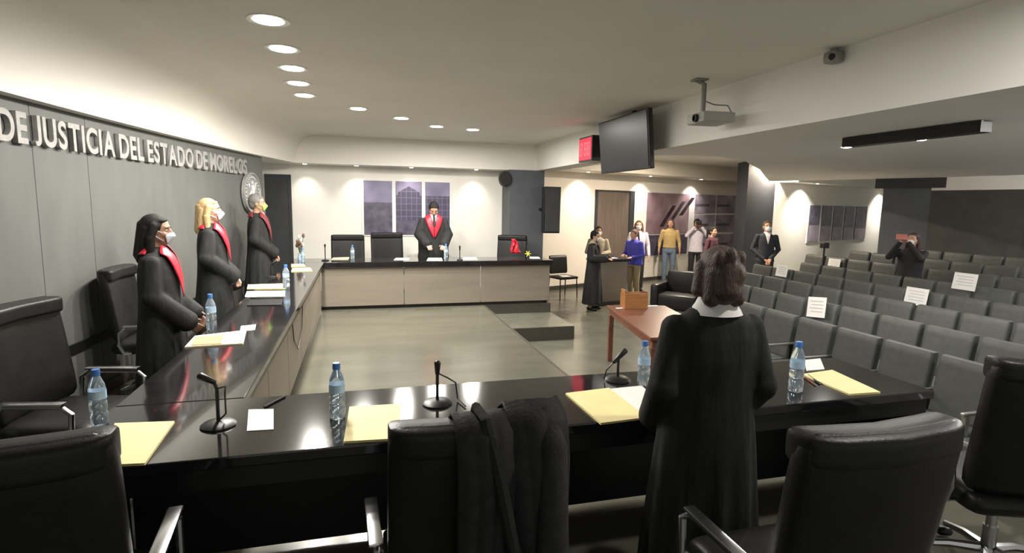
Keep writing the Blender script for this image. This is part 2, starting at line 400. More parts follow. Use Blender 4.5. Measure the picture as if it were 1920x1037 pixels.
for s, lab in ((.75, 'small recessed spotlight over the lobby wall left of the brown door'), (5.2, 'small recessed spotlight above the large lobby stairway print'), (3.0, 'small recessed spotlight above the left part of the stairway print')):
    p = wb(s, -.35, 2.48); washer(p, wb(s, 0, 1.2), 55, lab, 1.8)
for s, lab in ((6.6, 'small spotlight over the alcove wall left of the dark print'), (11.7, 'small spotlight over the alcove wall right of the dark print')):
    p = wb(s, -2.95, 2.36); washer(p, wb(s, -2.5, 1.0), 150, lab, 2.0)
for (x, y), lab in (((4.97, 4.86), 'bright downlight at the far end of the black ceiling air conditioner'), ((5.03, 4.10), 'bright downlight behind the middle of the black ceiling air conditioner'),):
    disc_light(x, y, WALL_H, .06, lab, 'lens', 'audience ceiling downlights')
    lamp('AREA', (x, y, WALL_H - .05), 22, size=.12)
for x, y in ((5.5, 2.1), (7.3, 3.2), (9.2, 4.3), (10.4, 5.0)):  # unseen glowing domes added to brighten the audience ceiling
    t = disc_light(x, y, WALL_H, .10, 'added unseen domed fill lamp above the right end of the audience seats', 'fill_lens', 'added domed audience fill lamps')
    MB().lathe([(.001, -.11), (.05, -.10), (.075, -.07), (.08, -.02), (.08, -.008), (.001, -.008)], n=20).build('fill_dome', 'fill_lens', t, True)
for s in (1.5, 5.0):
    p = wb(s, -2.6, CEIL - .03); lamp('AREA', p, 120, (1, .84, .66), size=.15)
    disc_light(p.x, p.y, CEIL, .09, 'warm downlight in the lobby ceiling behind the beam', 'lens', 'lobby ceiling downlights')

# ------------------------------------------------------------------ the U of benches
DT = .76
def desk(name, label, parts):
    t = thing(name, label, 'desk')
    for nm, m, boxes in parts:
        b = MB()
        for lo, hi, bev in boxes: b.box(lo, hi, bev)
        b.build(nm, m, t)
    return t
desk('judges_bench', 'near glossy black bench with bottles and yellow folders, open towards the viewer', [
    ('bench_top', 'black_top', [((-1.09, 2.14, DT - .045), (2.91, 2.80, DT), .006)]),
    ('apron', 'black_wood', [((-1.07, 2.16, DT - .13), (2.89, 2.18, DT - .045), 0)]),
    ('modesty_panel', 'black_wood', [((-1.02, 2.73, .03), (2.84, 2.755, DT - .045), 0)]),
    ('front_panel', 'beige_panel', [((-.50, 2.757, .05), (2.89, 2.775, DT - .05), 0)]),
    ('end_panel', 'black_wood', [((2.85, 2.18, 0), (2.89, 2.73, DT - .045), 0)]),
    ('end_panel', 'black_wood', [((-1.07, 2.18, 0), (-1.03, 2.73, DT - .045), 0)])])
lb = desk('judges_bench', 'long left bench with black top running along the lettered grey wall', [
    ('bench_top', 'black_top', [((-1.09, 2.803, DT - .045), (-.55, 8.955, DT), .006)]),
    ('apron', 'black_wood', [((-.585, 2.81, DT - .10), (-.57, 8.95, DT - .045), 0)]),
    ('toe_kick', 'step', [((-.66, 2.81, 0), (-.64, 8.95, .05), 0)])])
for i in range(6):
    y0 = 2.82 + i * 1.03
    MB().box((-.625, y0, .05), (-.605, min(y0 + 1.015, 8.95), DT - .05), .003).build('front_panel', 'beige_panel', lb)
MB().box((-1.06, 2.85, .05), (-1.02, 8.9, DT - .30)).build('frame_rail', 'black_wood', lb)
fb = desk('judges_bench', 'far bench with beige front and black top under the purple triptych', [
    ('bench_top', 'black_top', [((-1.09, 8.96, DT - .085), (3.18, 9.62, DT), .006)]),
    ('toe_kick', 'step', [((-.62, 9.12, 0), (3.12, 9.14, .06), 0)]),
    ('end_panel', 'beige_panel', [((3.12, 9.04, 0), (3.15, 9.58, DT - .085), 0)])])
for x0, x1 in ((-.60, .66), (.67, 1.92), (1.93, 3.14)):
    MB().box((x0, 9.02, .055), (x1, 9.04, DT - .086), .003).build('front_panel', 'beige_panel', fb)

# ------------------------------------------------------------------ executive chairs
def pad(b, w, h, t, c, bow=.0, tilt=0., ex=.28, ev=8):
    """upholstered slab in the x,z plane, bulging, tilted about x"""
    rings = []
    m = 12
    for j in range(m + 1):
        v = math.sin((-1 + 2 * j / m) * PI / 2)
        e = (1 - abs(v) ** ev) ** .5 if abs(v) < 1 else .0
        e = max(e, .02)
        ring = []
        k = 28
        for i in range(k):
            a = 2 * PI * i / k; ca, sa = math.cos(a), math.sin(a)
            x = math.copysign(abs(ca) ** ex, ca) * w / 2 * (1 - .06 * (1 - e) * 4 * .25)
            yy = math.copysign(abs(sa) ** .55, sa) * t / 2 * e
            x *= (.90 + .10 * min(1, e * 1.2)) if ex > .2 else (.975 + .025 * min(1, e * 1.5))
            yy += bow * (x / (w / 2)) ** 2
            z = v * h / 2
            ring.append(V((c[0] + x, c[1] + yy - z * math.tan(tilt) * -1 * 0 + -math.sin(tilt) * z, c[2] + z * math.cos(tilt))))
        rings.append(ring)
    return b.grid(rings)
def make_chair(label, loc, rz, w=.57, top=1.12, roll=True):
    t = thing('executive_chair', label, 'office chair', loc, rz, 'black leather executive chairs')
    h = top - .50
    pad(MB(), w, h, .10, (0, -.27, .50 + h / 2), bow=.045, tilt=.14).build('backrest', 'leather', t, True)
    if roll:
        b = MB(); zt = top - .055; yt = -.27 - math.sin(.14) * (h / 2 - .06)
        pad(b, w * .99, .10, .135, (0, yt + .015, zt), bow=.045).build('head_roll', 'leather', t, True)
    b = MB()
    pad(b, w * .95, .52, .12, (0, 0, 0), bow=0)
    for v in b.bm.verts: v.co = V((v.co.x, v.co.z - .0, .455 + v.co.y))
    b.build('seat', 'leather', t, True)
    for s in (-1, 1):
        xx = s * (w / 2 + .03)
        f = MB().tube([(s * w * .40, -.10, .42), (xx, -.14, .43), (xx, -.17, .50), (xx, -.16, .60), (xx, -.11, .64), (xx, .16, .64), (xx, .21, .60), (xx, .20, .47), (s * w * .40, .16, .41)], .014)
        fo = f.build('armrest', 'chrome', t, True)
        MB().box((xx - .024, -.13, .648), (xx + .024, .18, .662), .006).build('arm_plate', 'chrome', fo, True)
    MB().lathe([(.03, .10), (.03, .24), (.022, .24), (.022, .40), (.09, .40), (.09, .415)], n=14).build('gas_column', 'chrome', t, True)
    for i in range(5):
        a = 2 * PI * i / 5 + .3
        q = V((math.cos(a), math.sin(a), 0))
        l = MB().tube([q * .03 + V((0, 0, .12)), q * .15 + V((0, 0, .11)), q * .29 + V((0, 0, .075))], [.024, .02, .015]).build('base_leg', 'chrome', t, True)
        MB().cap(q * .29 + V((-.012 * q.y, .012 * q.x, .03)), q * .29 + V((.012 * q.y, -.012 * q.x, .03)), .026, .026).build('caster', 'black_plastic', l, True)
    return t
P = PI
ch = make_chair('empty black leather chair at the near bench, beside the right-hand yellow folder', (1.43, 1.45, -.02), .0)
G_CH = 'black leather executive chairs'
dup(ch, 'black leather chair at the near bench under a dark draped robe', (.34, 1.88, -.07), .04)
dup(ch, 'black leather chair back in the lower left corner, before the first bottle', (-.92, 1.80, 0), .10)
dup(ch, 'black leather chair beyond the end of the near bench, cut by the right frame edge', (2.84, 1.76, 0), -.35)
dup(ch, 'black leather chair turned to the left bench, between the viewer and the dark-haired woman', (-1.58, 3.55, 0), -PI / 2 - .2)
dup(ch, 'black leather chair directly behind the dark-haired woman in a robe', (-1.75, 5.42, 0), -PI / 2)
dup(ch, 'black leather chair behind the far bench, left of the purple triptych', (-.22, 9.98, 0), PI)
dup(ch, 'black leather chair behind the far bench, in front of the purple triptych', (.48, 10.02, 0.04), PI + .1)
dup(ch, 'black leather chair right behind the robed man at the far bench', (1.33, 10.32, 0), PI)
dup(ch, 'black leather chair with red cloth at the right end of the far bench', (2.66, 9.95, 0), PI - .5)

# ------------------------------------------------------------------ draped robe on the near chair
def drape():
    t = thing('draped_robe', 'dark grey robe hung over a chair back at the near bench', 'robe', (.325, 1.88, -.085), .04)
    def sheet(x0, x1, zlo, off, seed, name, m='coat', zfront=.85, kf=13):
        b = MB(); rows = []
        nu, nv = 34, 40
        path = [(-.22 + .0, zfront), (-.235, 1.06), (-.25, 1.135 + off), (-.31, 1.165 + off), (-.385, 1.13 + off), (-.415, 1.02), (-.40 - off, .80), (-.39 - off, .5), (-.385 - off, zlo)]
        cum = [0]
        for a, c in zip(path, path[1:]): cum.append(cum[-1] + math.dist(a, c))
        for j in range(nv + 1):
            d = cum[-1] * j / nv; i = max(k for k in range(len(cum) - 1) if cum[k] <= d + 1e-9); f = (d - cum[i]) / (cum[i + 1] - cum[i])
            yy = path[i][0] * (1 - f) + path[i + 1][0] * f; z = path[i][1] * (1 - f) + path[i + 1][1] * f
            hang = max(0, (1.08 - z)) if yy < -.33 else 0
            row = []
            for u in range(nu + 1):
                a = u / nu; x = x0 + (x1 - x0) * a
                x += .03 * math.sin(3 * a + seed) * hang
                fold = .010 * math.sin(kf * a + seed + 1.5 * math.sin(4 * z + seed)) * min(1, hang * 2.5) + .006 * math.sin(9 * a + seed * 2)
                sag = -.012 * (2 * a - 1) ** 2 if z > 1.0 else 0
                row.append((x, yy - abs(fold) * 1.0 - .004 + off * .2 + .04 * (2 * a - 1) ** 2, z + sag + fold * .3))
            rows.append(row)
        b.grid(rows, closed=False)
        o = b.build(name, m, t, True)
        s = o.modifiers.new('thickness', 'SOLIDIFY'); s.thickness = .012; s.offset = 0
    sheet(-.08, .10, .20, 0., .4, 'robe_body')
    sheet(.08, .265, .12, .02, 2.1, 'robe_front')
    MB().tube([(-.01, -.24, 1.10), (-.01, -.30, 1.175), (.0, -.37, 1.16), (.03, -.43, 1.0), (.07, -.44, .8), (.13, -.45, .62), (.11, -.44, .4)], [.012, .016, .018, .02, .02, .018, .012], n=8).build('robe_lapel', 'robe', t, True)
    MB().tube([(.19, -.27, 1.11), (.195, -.34, 1.14), (.20, -.40, 1.07), (.195, -.43, .8), (.20, -.44, .5), (.19, -.43, .3)], [.03, .04, .045, .05, .055, .05], n=12).build('sleeve', 'coat', t, True)
drape()
def red_drape():
    b = MB(); rows = []
    for j in range(10):
        v = j / 9; rows.append([(2.62 + .02 * math.sin(6 * v) + (u / 6) * (.06 + .14 * v), 9.665 + .02 * math.sin(u * 1.7 + v * 5) - .02 * v, 1.08 - .26 * v) for u in range(7)])
    o = b.grid(rows, closed=False).build('red_cloth', 'red_satin', None, True)
    s = o.modifiers.new('thickness', 'SOLIDIFY'); s.thickness = .01
    tag(o, 'red satin cloth hanging on the chair at the far bench end', 'cloth')
red_drape()

# ------------------------------------------------------------------ bottles, microphones, papers
def make_bottle(label, p, s=1.0):
    t = thing('water_bottle', label, 'bottle', p, 0, 'blue capped water bottles')
    MB().lathe([(.001, 0), (.027, 0), (.032, .006), (.032, .05), (.029, .056), (.032, .064), (.032, .095), (.029, .10), (.031, .108), (.031, .15), (.028, .17), (.017, .198), (.0125, .208), (.0125, .218), (.001, .218)], n=20).build('bottle_body', 'pet', t, True)
    MB().lathe([(.001, .209), (.0155, .209), (.0155, .232), (.014, .235), (.001, .235)], n=18).build('bottle_cap', 'cap_blue', t, True)
    MB().lathe([(.0318, .112), (.0322, .112), (.0318, .147), (.0313, .147)], n=20).build('bottle_label', 'label_blue', t, True)
    t.scale = (s, s, s); return t
b0 = make_bottle('water bottle on the near bench corner, beside the lower left chair', on(187, 795, DT), 1.0)
BOT = [((633, 783), 'water bottle on the near bench left of the robe-draped chair', 1.05),
       ((1206, 722), 'water bottle just left of the standing woman seen from behind', 1.02),
       ((1491, 733), 'water bottle on the near bench right of the woman seen from behind', 1.12),
       ((397, 617), 'water bottle behind the open folder on the left bench', 1.1),
       ((537, 541), 'water bottle on the left bench in front of the man in green mask', 1.1),
       ((568, 491), 'small water bottle before the dried flowers on the bench corner', .9),
       ((661, 486), 'water bottle on the far bench before the leftmost empty chair', 1.0),
       ((836, 486), 'water bottle on the far bench right of the robed man', 1.1)]
for px, lab, s in BOT:
    c = dup(b0, lab, on(*px, DT)); c.scale = (s, s, s)
def mic(label, base_px, pts, cable=None, stand=.07, z=DT):
    p = on(*base_px, z); t = thing('desk_microphone', label, 'microphone', p, 0, 'black desk microphones')
    MB().lathe([(.001, 0), (stand, 0), (stand, .006), (stand * .8, .016), (.015, .022), (.001, .022)], n=24).build('base', 'black_plastic', t, True)
    MB().tube([(0, 0, .015)] + pts[:-1], .0075).build('stem', 'black_plastic', t, True)
    a, b = V(pts[-2]), V(pts[-1])
    MB().cap(a, b, .011, .017, 12).build('microphone_head', 'black_plastic', t, True)
    if cable: MB().tube(cable, .004, 6).build('cable', 'black_plastic', t, True)
    return t
mic('black desk microphone with round base, left on the near bench beside the white card', (410, 798), [(.0, 0, .16), (-.01, 0, .19), (-.055, .0, .215)], [(0, 0, .02), (.03, .0, .05), (.03, 0, .14), (.035, -.01, .17), (0, 0, .16)])
mic('upright black desk microphone in front of the robe-draped chair', (820, 757), [(0, 0, .12), (.0, 0, .15), (0, -.005, .195)], [(0, 0, .15), (.05, .01, .12), (.09, .02, .09), (.10, .02, .01), (.12, -.08, .006)])
mic('black desk microphone left of the bottle beside the woman seen from behind', (1158, 713), [(0, 0, .13), (-.025, 0, .105), (.035, 0, .16)], [(-.03, 0, .10), (-.07, 0, .06), (-.08, 0, .01)])
mic('thin black microphone on the left end of the far bench', (610, 489), [(0, 0, .20), (0, 0, .22), (0, 0, .25)], stand=.06)
mic('thin black microphone on the far bench right of the robed man', (862, 488), [(0, 0, .16), (0, 0, .17), (0, 0, .23)], stand=.05)
mic('black microphone on the left bench before the man in green mask', (508, 520), [(0, 0, .12), (.02, 0, .17), (.06, .02, .20)], stand=.06)
def sheet(name, label, cat, pxs, m, z=DT, t=.003, group=None, part=None):
    pts = [on(*p, z) for p in pxs]
    o = MB().prism([(p.x, p.y) for p in pts], z + .0005, z + t).build(name, m)
    return tag(o, label, cat, group)
def folder(label, pxs, m='manila', z=DT, fold=True, group='yellow folders on the benches'):
    pts = [on(*p, z) for p in pxs]; c = sum(pts, V()) / 4
    t = thing('folder', label, 'folder', (c.x, c.y, z), 0, group)
    q = [(p - c) for p in pts]
    MB().prism([(p.x, p.y) for p in q], .0005, .003).build('back_cover', m, t)
    MB().prism([(p.x * .96, p.y * .96) for p in q], .003, .007).build('paper_stack', 'paper', t)
    o = MB().prism([(p.x * .995, p.y * .995) for p in q], .007, .009).build('front_cover', m, t)
    return t
folder('yellow folder at the near bench corner beside the lower left chair', [(215, 797), (328, 793), (272, 873), (190, 877)])
folder('yellow folder on the near bench, partly behind the robe-draped chair', [(655, 766), (752, 760), (745, 826), (644, 832)])
folder('open yellow folder left of the woman seen from behind', [(1060, 740), (1142, 730), (1213, 786), (1126, 797)])
sheet('paper_sheet', 'white paper sheet lying against the open yellow folder', 'paper', [(1143, 731), (1203, 725), (1262, 778), (1208, 785)], 'paper', t=.006)
folder('yellow folder near the right end of the near bench', [(1503, 704), (1560, 696), (1651, 738), (1592, 742)])
sheet('paper_card', 'square white card on the near bench beside the round microphone base', 'paper', [(466, 769), (513, 768), (513, 806), (463, 809)], 'paper')
sheet('paper_sheet', 'white paper sheet jutting out right of the robe-draped chair', 'paper', [(985, 768), (1040, 768), (1057, 784), (1000, 792)], 'paper')
sheet('paper_sheet', 'white paper on the far edge of the near bench behind the right bottle', 'paper', [(1508, 676), (1538, 673), (1546, 693), (1512, 696)], 'paper', t=.004)
def pen(label, a, b, m='black_plastic', z=DT):
    p, q = on(*a, z + .006), on(*b, z + .006); d = (q - p)
    t = thing('pen', label, 'pen', (p.x, p.y, z), 0, 'pens on the near bench')
    l = d.normalized() * .15
    MB().tube([(0, 0, .0055), V((l.x, l.y, .0055)) * 1], .005, 8).build('barrel', m, t, True)
    MB().cap((l.x, l.y, .0055), (l.x * 1.06, l.y * 1.06, .0055), .004, .0015, 8).build('tip', 'chrome', t, True)
pen('black pen beside the right-hand yellow folder', (1515, 703), (1560, 735))
pen('brown pencil left of the right-hand yellow folder', (1507, 706), (1552, 738), 'wood')
pen('black pen above the square white card', (495, 763), (520, 750))
folder('open pale yellow folder on the left bench before the dark-haired woman', [(365, 632), (462, 621), (456, 646), (346, 653)], 'manila_pale')
sheet('envelope', 'tan envelope on the pale folder before the dark-haired woman', 'envelope', [(367, 633), (420, 628), (415, 645), (358, 648)], 'tan_card', z=DT + .010, t=.004)
sheet('paper_sheet', 'small white paper behind the pale folder on the left bench', 'paper', [(452, 612), (480, 609), (478, 619), (450, 622)], 'paper')
folder('yellow folder on the left bench before the blond woman', [(465, 535), (534, 533), (534, 542), (463, 543)])
sheet('paper_sheet', 'white paper sheet next to the yellow folder before the blond woman', 'paper', [(463, 547), (534, 546), (534, 556), (459, 557)], 'paper', t=.005)
sheet('tablet', 'dark tablet lying on the left bench before the blond woman', 'tablet', [(468, 563), (530, 562), (528, 573), (463, 574)], 'black_plastic', t=.008)
folder('yellow folder near the corner of left and far benches, nearer one', [(548, 504), (582, 503), (586, 509), (546, 510)])
folder('yellow folder near the corner of left and far benches, beneath the flowers', [(546, 496), (570, 496), (573, 500), (546, 501)])
folder('pale folder on the far bench before the leftmost empty chair', [(625, 484), (655, 483), (653, 487), (621, 487)], 'manila_pale')
sheet('paper_sheet', 'white paper on the far bench before the chair by the triptych', 'paper', [(742, 484), (768, 484), (766, 488), (738, 488)], 'paper')
sheet('paper_sheet', 'white paper on the far bench before the robed man', 'paper', [(803, 484), (828, 484), (830, 489), (800, 489)], 'paper', t=.006)
sheet('paper_sheet', 'white paper on the far bench right of the thin microphone', 'paper', [(868, 483), (893, 483), (895, 487), (868, 487)], 'paper', t=.006)
sheet('paper_sheet', 'white paper beside the yellow flower at the far bench end', 'paper', [(993, 482), (1010, 482), (1013, 485), (993, 485)], 'paper', t=.006)
# dried flowers in a vase, yellow flower
p = on(562, 489, DT); t = thing('flower_vase', 'small vase of dried brown flowers on the corner of the far bench', 'flowers', (p.x, p.y + .06, DT))
MB().lathe([(.001, 0), (.03, 0), (.04, .04), (.025, .09), (.03, .11), (.001, .10)], n=16).build('vase', 'label_blue', t, True)
for k in range(9):
    a = k * 2.4; r = .03 + .05 * random.random(); h = .22 + .18 * random.random()
    st = MB().tube([(0, 0, .09), (r * .4 * math.cos(a), r * .4 * math.sin(a), .18), (r * math.cos(a), r * math.sin(a), h)], .004, 6).build('flower_stem', 'green_leaf', t, True)
    MB().ell((r * math.cos(a), r * math.sin(a), h), (.022, .022, .035), 8, 6).build('flower_head', 'flower_brown' if k % 3 else 'paper', st, True)
p = on(990, 485, DT); t = thing('yellow_flower', 'small yellow flower standing at the right end of the far bench', 'flower', (p.x, p.y, DT))
MB().tube([(0, 0, .0), (0, 0, .09)], .008, 8).build('stem', 'green_leaf', t, True)
for k in range(6):
    a = k * PI / 3; MB().cap((0, 0, .085), (.055 * math.cos(a), .02 * math.sin(a), .085 + .05 * math.sin(a)), .014, .006, 8).build('petal', 'flower_yellow', t, True)
# hanging cable on the inner side of the left bench
tag(MB().tube([(-.595, 5.1, .70), (-.592, 5.2, .45), (-.592, 5.5, .30), (-.592, 5.9, .42), (-.597, 6.1, .70)], .005, 6).build('cable', 'black_plastic', None, True), 'thin black cable looping down the beige front of the left bench', 'cable')

# ------------------------------------------------------------------ wall lettering, emblem
def letters():
    t = thing('wall_lettering', 'raised steel lettering along the top of the curved grey wall', 'lettering')
    txt = 'DE JUSTICIA DEL ESTADO DE MORELOS'
    fc = bpy.data.curves.new('letter', 'FONT'); fo = bpy.data.objects.new('letter', fc); COL.objects.link(fo)
    fc.extrude = .03; fc.bevel_depth = .004; fc.offset = .022
    dg = bpy.context.evaluated_depsgraph_get
    cache, adv = {}, []
    for c in set(txt):
        if c == ' ': continue
        fc.body = c; dg().update()
        cache[c] = bpy.data.meshes.new_from_object(fo.evaluated_get(dg()))
    bpy.data.objects.remove(fo)
    def bounds(me):
        xs = [v.co.x for v in me.vertices]; ys = [v.co.y for v in me.vertices]; return min(xs), max(xs), min(ys), max(ys)
    pos, cur = [], 0
    for c in txt:
        if c == ' ': cur += .22; continue
        x0, x1, y0, y1 = bounds(cache[c]); pos.append((c, cur, x1 - x0)); cur += (x1 - x0) + .10
    cur -= .10
    # arc length from first letter (partly out of frame) to the last, measured on the wall
    YA, YB = 4.42, 8.86
    k = (YB - YA) / cur
    for c, a, w in pos:
        me = cache[c].copy(); x0, x1, y0, y1 = bounds(me)
        ya = YA + a * k
        for v in me.vertices:
            yy = ya + (v.co.x - x0) * k; z = 2.055 + (v.co.y - y0) / (y1 - y0) * .215
            v.co = V((curve_x(yy) - .10 + .022 + v.co.z * .5, yy, z))
        link('letter', me, 'letter', t)
letters()
def emblem():
    yc, zc = 8.98, 1.80; n = V((1, -(-.0234 + .0268 * yc), 0)).normalized()
    t = thing('wall_emblem', 'round grey metal coat of arms at the far end of the lettered wall', 'emblem', (curve_x(yc) - .10 + .02, yc, zc), math.atan2(n.y, n.x))
    def disc(name, prof, m):
        b = MB(); b.lathe(prof, n=36)
        for v in b.bm.verts: v.co = V((v.co.z, v.co.x, v.co.y))
        return b.build(name, m, t, True)
    disc('plate', [(.001, 0), (.30, 0), (.30, .025), (.001, .025)], 'emblem_dark')
    disc('rim', [(.265, .026), (.275, .045), (.295, .045), (.305, .0), (.29, .02)], 'letter')
    b = MB()
    for k in range(26):
        a = 2 * PI * k / 26; b.ell((.035, .225 * math.cos(a), .225 * math.sin(a)), (.014, .016, .016), 8, 5)
    b.build('bead_ring', 'emblem_light', t, True)
    b = MB()
    b.cap((.03, 0, -.12), (.03, 0, .09), .035, .05).ell((.035, 0, .14), (.025, .045, .05)).cap((.03, -.09, -.02), (.03, -.02, .06), .018, .025).cap((.03, .09, .02), (.03, .02, .03), .018, .025).cap((.03, -.11, -.15), (.03, .11, -.15), .028, .028).cap((.03, -.10, .02), (.03, -.12, .12), .014, .02).cap((.03, .1, .05), (.03, .12, .14), .014, .02)
    b.build('relief', 'emblem_light', t, True)
emblem()

# ------------------------------------------------------------------ prints on the walls
t = thing('wall_picture', 'purple three panel print of a building on the white far wall', 'picture', (.07, 11.1, 1.07))
MB().box((-.04, -.022, -.03), (1.70, -.001, 1.06), .004).build('backing', 'paper', t)
for x0, x1 in ((0, .53), (.60, 1.10), (1.17, 1.65)):
    pn = MB().box((x0, -.035, 0), (x1, -.022, 1.03), .002).build('print_panel', 'art_facade' if x0 else 'art_court', t)
    MB().box((x0 + .004, -.037, .62 if x0 == 0 else .76), (x1 - .004, -.0355, 1.026)).build('print_sky', 'art_sky', pn)
    MB().box((x0 + .004, -.037, .004), (x1 - .004, -.0355, .28)).build('print_ground', 'art_court', pn)
b = MB(); b.box((.64, -.039, .35), (1.06, -.0375, .82)); b.poly_y([(.64, .82), (1.06, .82), (.85, .94)], -.039, -.0375)
b.build('print_building', 'art_facade', t)
def bpanel(name, m, s0, s1, z0, z1, par, o0=-.03, o1=-.012, origin=None, off=0):
    b = MB().box((s0, o0, z0), (s1, o1, z1), .002)
    return b.build(name, m, par)
t = thing('wall_picture', 'large lobby print of stairs and windows behind the standing visitors', 'picture', wb(3.3, 0, .34), BANG)
bpanel('backing', 'paper', -.04, 4.26, -.04, 1.78, t, -.014, -.001)
for x0, x1, z0, z1 in ((0, 1.85, .60, 1.74), (0, .9, 0, .57), (.93, 1.85, 0, .57)):
    bpanel('print_panel', 'art_stairs' if z0 else 'art_court', x0, x1, z0, z1, t)
for x0, x1 in ((2.13, 3.15), (3.20, 4.23)):
    for z0, z1 in ((0, .55), (.60, 1.14), (1.19, 1.74)):
        pn = bpanel('print_panel', 'art_hall', x0, x1, z0, z1, t)
        MB().box((x0 + .02, -.033, z0 + .2), (x1 - .3, -.0305, z0 + .27)).build('print_rail', 'art_court', pn)
b = MB()
for k in range(3):
    xa = .55 + .42 * k; b.poly_y([(xa, .80 + .16 * k), (xa + .17, .80 + .16 * k), (xa + .70, 1.40 + .12 * k), (xa + .53, 1.40 + .12 * k)], -.034, -.031)
b.build('print_stripes', 'art_dark', t)
t = thing('wall_picture', 'dark five panel print of glass doors on the alcove wall', 'picture', wb(7.19, -2.5, .79), BANG)
bpanel('backing', 'paper', -.05, 3.72, -.04, 1.06, t, -.014, -.001)
for i, (x0, x1) in enumerate(((0, .60), (.72, 1.32), (1.42, 2.04), (2.14, 2.78), (2.88, 3.66))):
    pn = bpanel('print_panel', 'art_dark' if i != 0 else 'art_court', x0, x1, 0, 1.02, t)
    MB().box((x0 + .004, -.033, .004), (x1 - .004, -.0305, .46 - .03 * i)).build('print_ground', 'art_grey' if i else 'art_hall', pn)

# ------------------------------------------------------------------ television, timer, projector, camera, loudspeakers, air conditioner
t = thing('television', 'black flat television hung on the ceiling beam, screen to the benches', 'television', (3.12, 6.32, 2.45))
def tilt(v): return Matrix.Rotation(-.10, 3, 'Y') @ v
MB().box((-.03, -.66, -.33), (.03, .66, .33), .012, xf=tilt).build('case', 'black_plastic', t)
MB().box((-.036, -.635, -.30), (-.0305, .635, .305), xf=tilt).build('screen', 'screen', t)
MB().box((.03, -.15, -.15), (.235, .15, .15), .01).box((.1, -.03, .1), (.14, .03, .40)).build('bracket', 'black_plastic', t)
t = thing('timer_display', 'red lit box timer on the beam left of the television', 'timer', (3.10, 7.50, 2.49))
MB().box((0, -.24, -.175), (.26, .24, .175), .006).build('case', 'black_plastic', t)
d = MB().box((-.006, -.215, -.15), (-.0005, .215, .15)).build('display', 'timer_red', t)
b = MB()
for y0 in (-.17, -.06, .09):
    for z0, z1 in ((-.09, -.075), (-.0075, .0075), (.075, .09)): b.box((-.010, y0, z0), (-.0065, y0 + .08, z1))
    b.box((-.010, y0, -.09), (-.0065, y0 + .015, .09)); b.box((-.010, y0 + .065, -.09), (-.0065, y0 + .08, .09))
b.build('digits', 'timer_digit', d)
t = thing('projector', 'pale grey projector hanging from the ceiling on a pole', 'projector', (2.98, 4.60, 2.50), -.1)
MB().box((-.02, -.17, -.04), (.29, .15, .05), .015).build('body', 'proj_grey', t)
b = MB().lathe([(.001, 0), (.036, 0), (.036, .03), (.028, .03), (.025, .01), (.001, .008)], n=18)
for v in b.bm.verts: v.co = V((-.02 - v.co.z, v.co.x - .05, v.co.y))
b.build('projector_lens', 'black_plastic', t, True)
MB().tube([(.06, 0, .05), (.06, 0, .31), (-.02, 0, .345)], .022, 10).build('pole', 'metal_grey', t, True)
MB().box((-.05, -.06, .335), (.07, .06, .35), .005).build('ceiling_plate', 'metal_grey', t)
MB().tube([(.06, -.02, .16), (.16, -.02, .13), (.29, -.02, .13), (.34, -.02, .06), (.31, -.02, -.01), (.28, -.02, .0)], .006, 8).build('cable', 'metal_grey', t, True)
p = on(1569, 97, CEIL); t = thing('security_camera', 'small dark security camera where ceiling meets the beam', 'camera', (3.31, 3.42, 2.80))
MB().box((-.05, -.055, -.055), (.05, .055, .03), .02).build('housing', 'metal_grey', t, True)
MB().tube([(0, 0, .03), (0, 0, .05)], .025, 12).build('mount', 'metal_grey', t, True)
b = MB().ell((-.045, -.03, -.02), (.025, .025, .025)); b.build('camera_lens', 'black_plastic', t, True)
t = thing('loudspeaker', 'tall black loudspeaker mounted beside the far grey column', 'loudspeaker', (3.52, 10.22, 1.16), .0)
MB().grid([[(-.16, -.14, 0), (.17, -.14, 0), (.10, .17, 0), (-.10, .17, 0)], [(-.16, -.16, .88), (.17, -.16, .88), (.10, .17, .88), (-.10, .17, .88)]]).build('cabinet', 'black_plastic', t)
MB().box((-.14, -.172, .03), (.15, -.158, .85), .006).build('grille', 'dark_panel', t)
MB().tube([(-.05, .14, .45), (-.10, .26, .45), (-.10, .30, .45)], .03, 8).build('bracket', 'black_plastic', t, True)
t = thing('round_loudspeaker', 'small round black speaker on the left side of the far grey column', 'loudspeaker', (2.70, 10.52, 2.18))
b = MB().lathe([(.001, -.10), (.10, -.10), (.125, -.05), (.125, 0), (.09, .08), (.001, .10)], n=22)
for v in b.bm.verts: v.co = V((v.co.x, v.co.z, v.co.y * 1.25))
b.build('housing', 'black_plastic', t, True)
MB().tube([(.06, .02, 0), (.11, .05, 0)], .025, 8).build('bracket', 'black_plastic', t, True)
t = thing('air_conditioner', 'long black ceiling air conditioner over the edge of the seats', 'air conditioner', (4.31, 3.67, WALL_H))
MB().box((.02, -.58, -.085), (.14, .58, -.004), .004).build('housing', 'black_plastic', t)
g = MB().box((0, -.60, -.088), (.02, .60, -.004)).build('front_grille', 'black_plastic', t)
b = MB()
for k in range(5): b.box((-.006, -.58, -.08 + k * .016), (-.0005, .58, -.074 + k * .016))
b.build('louvre', 'dark_panel', g)

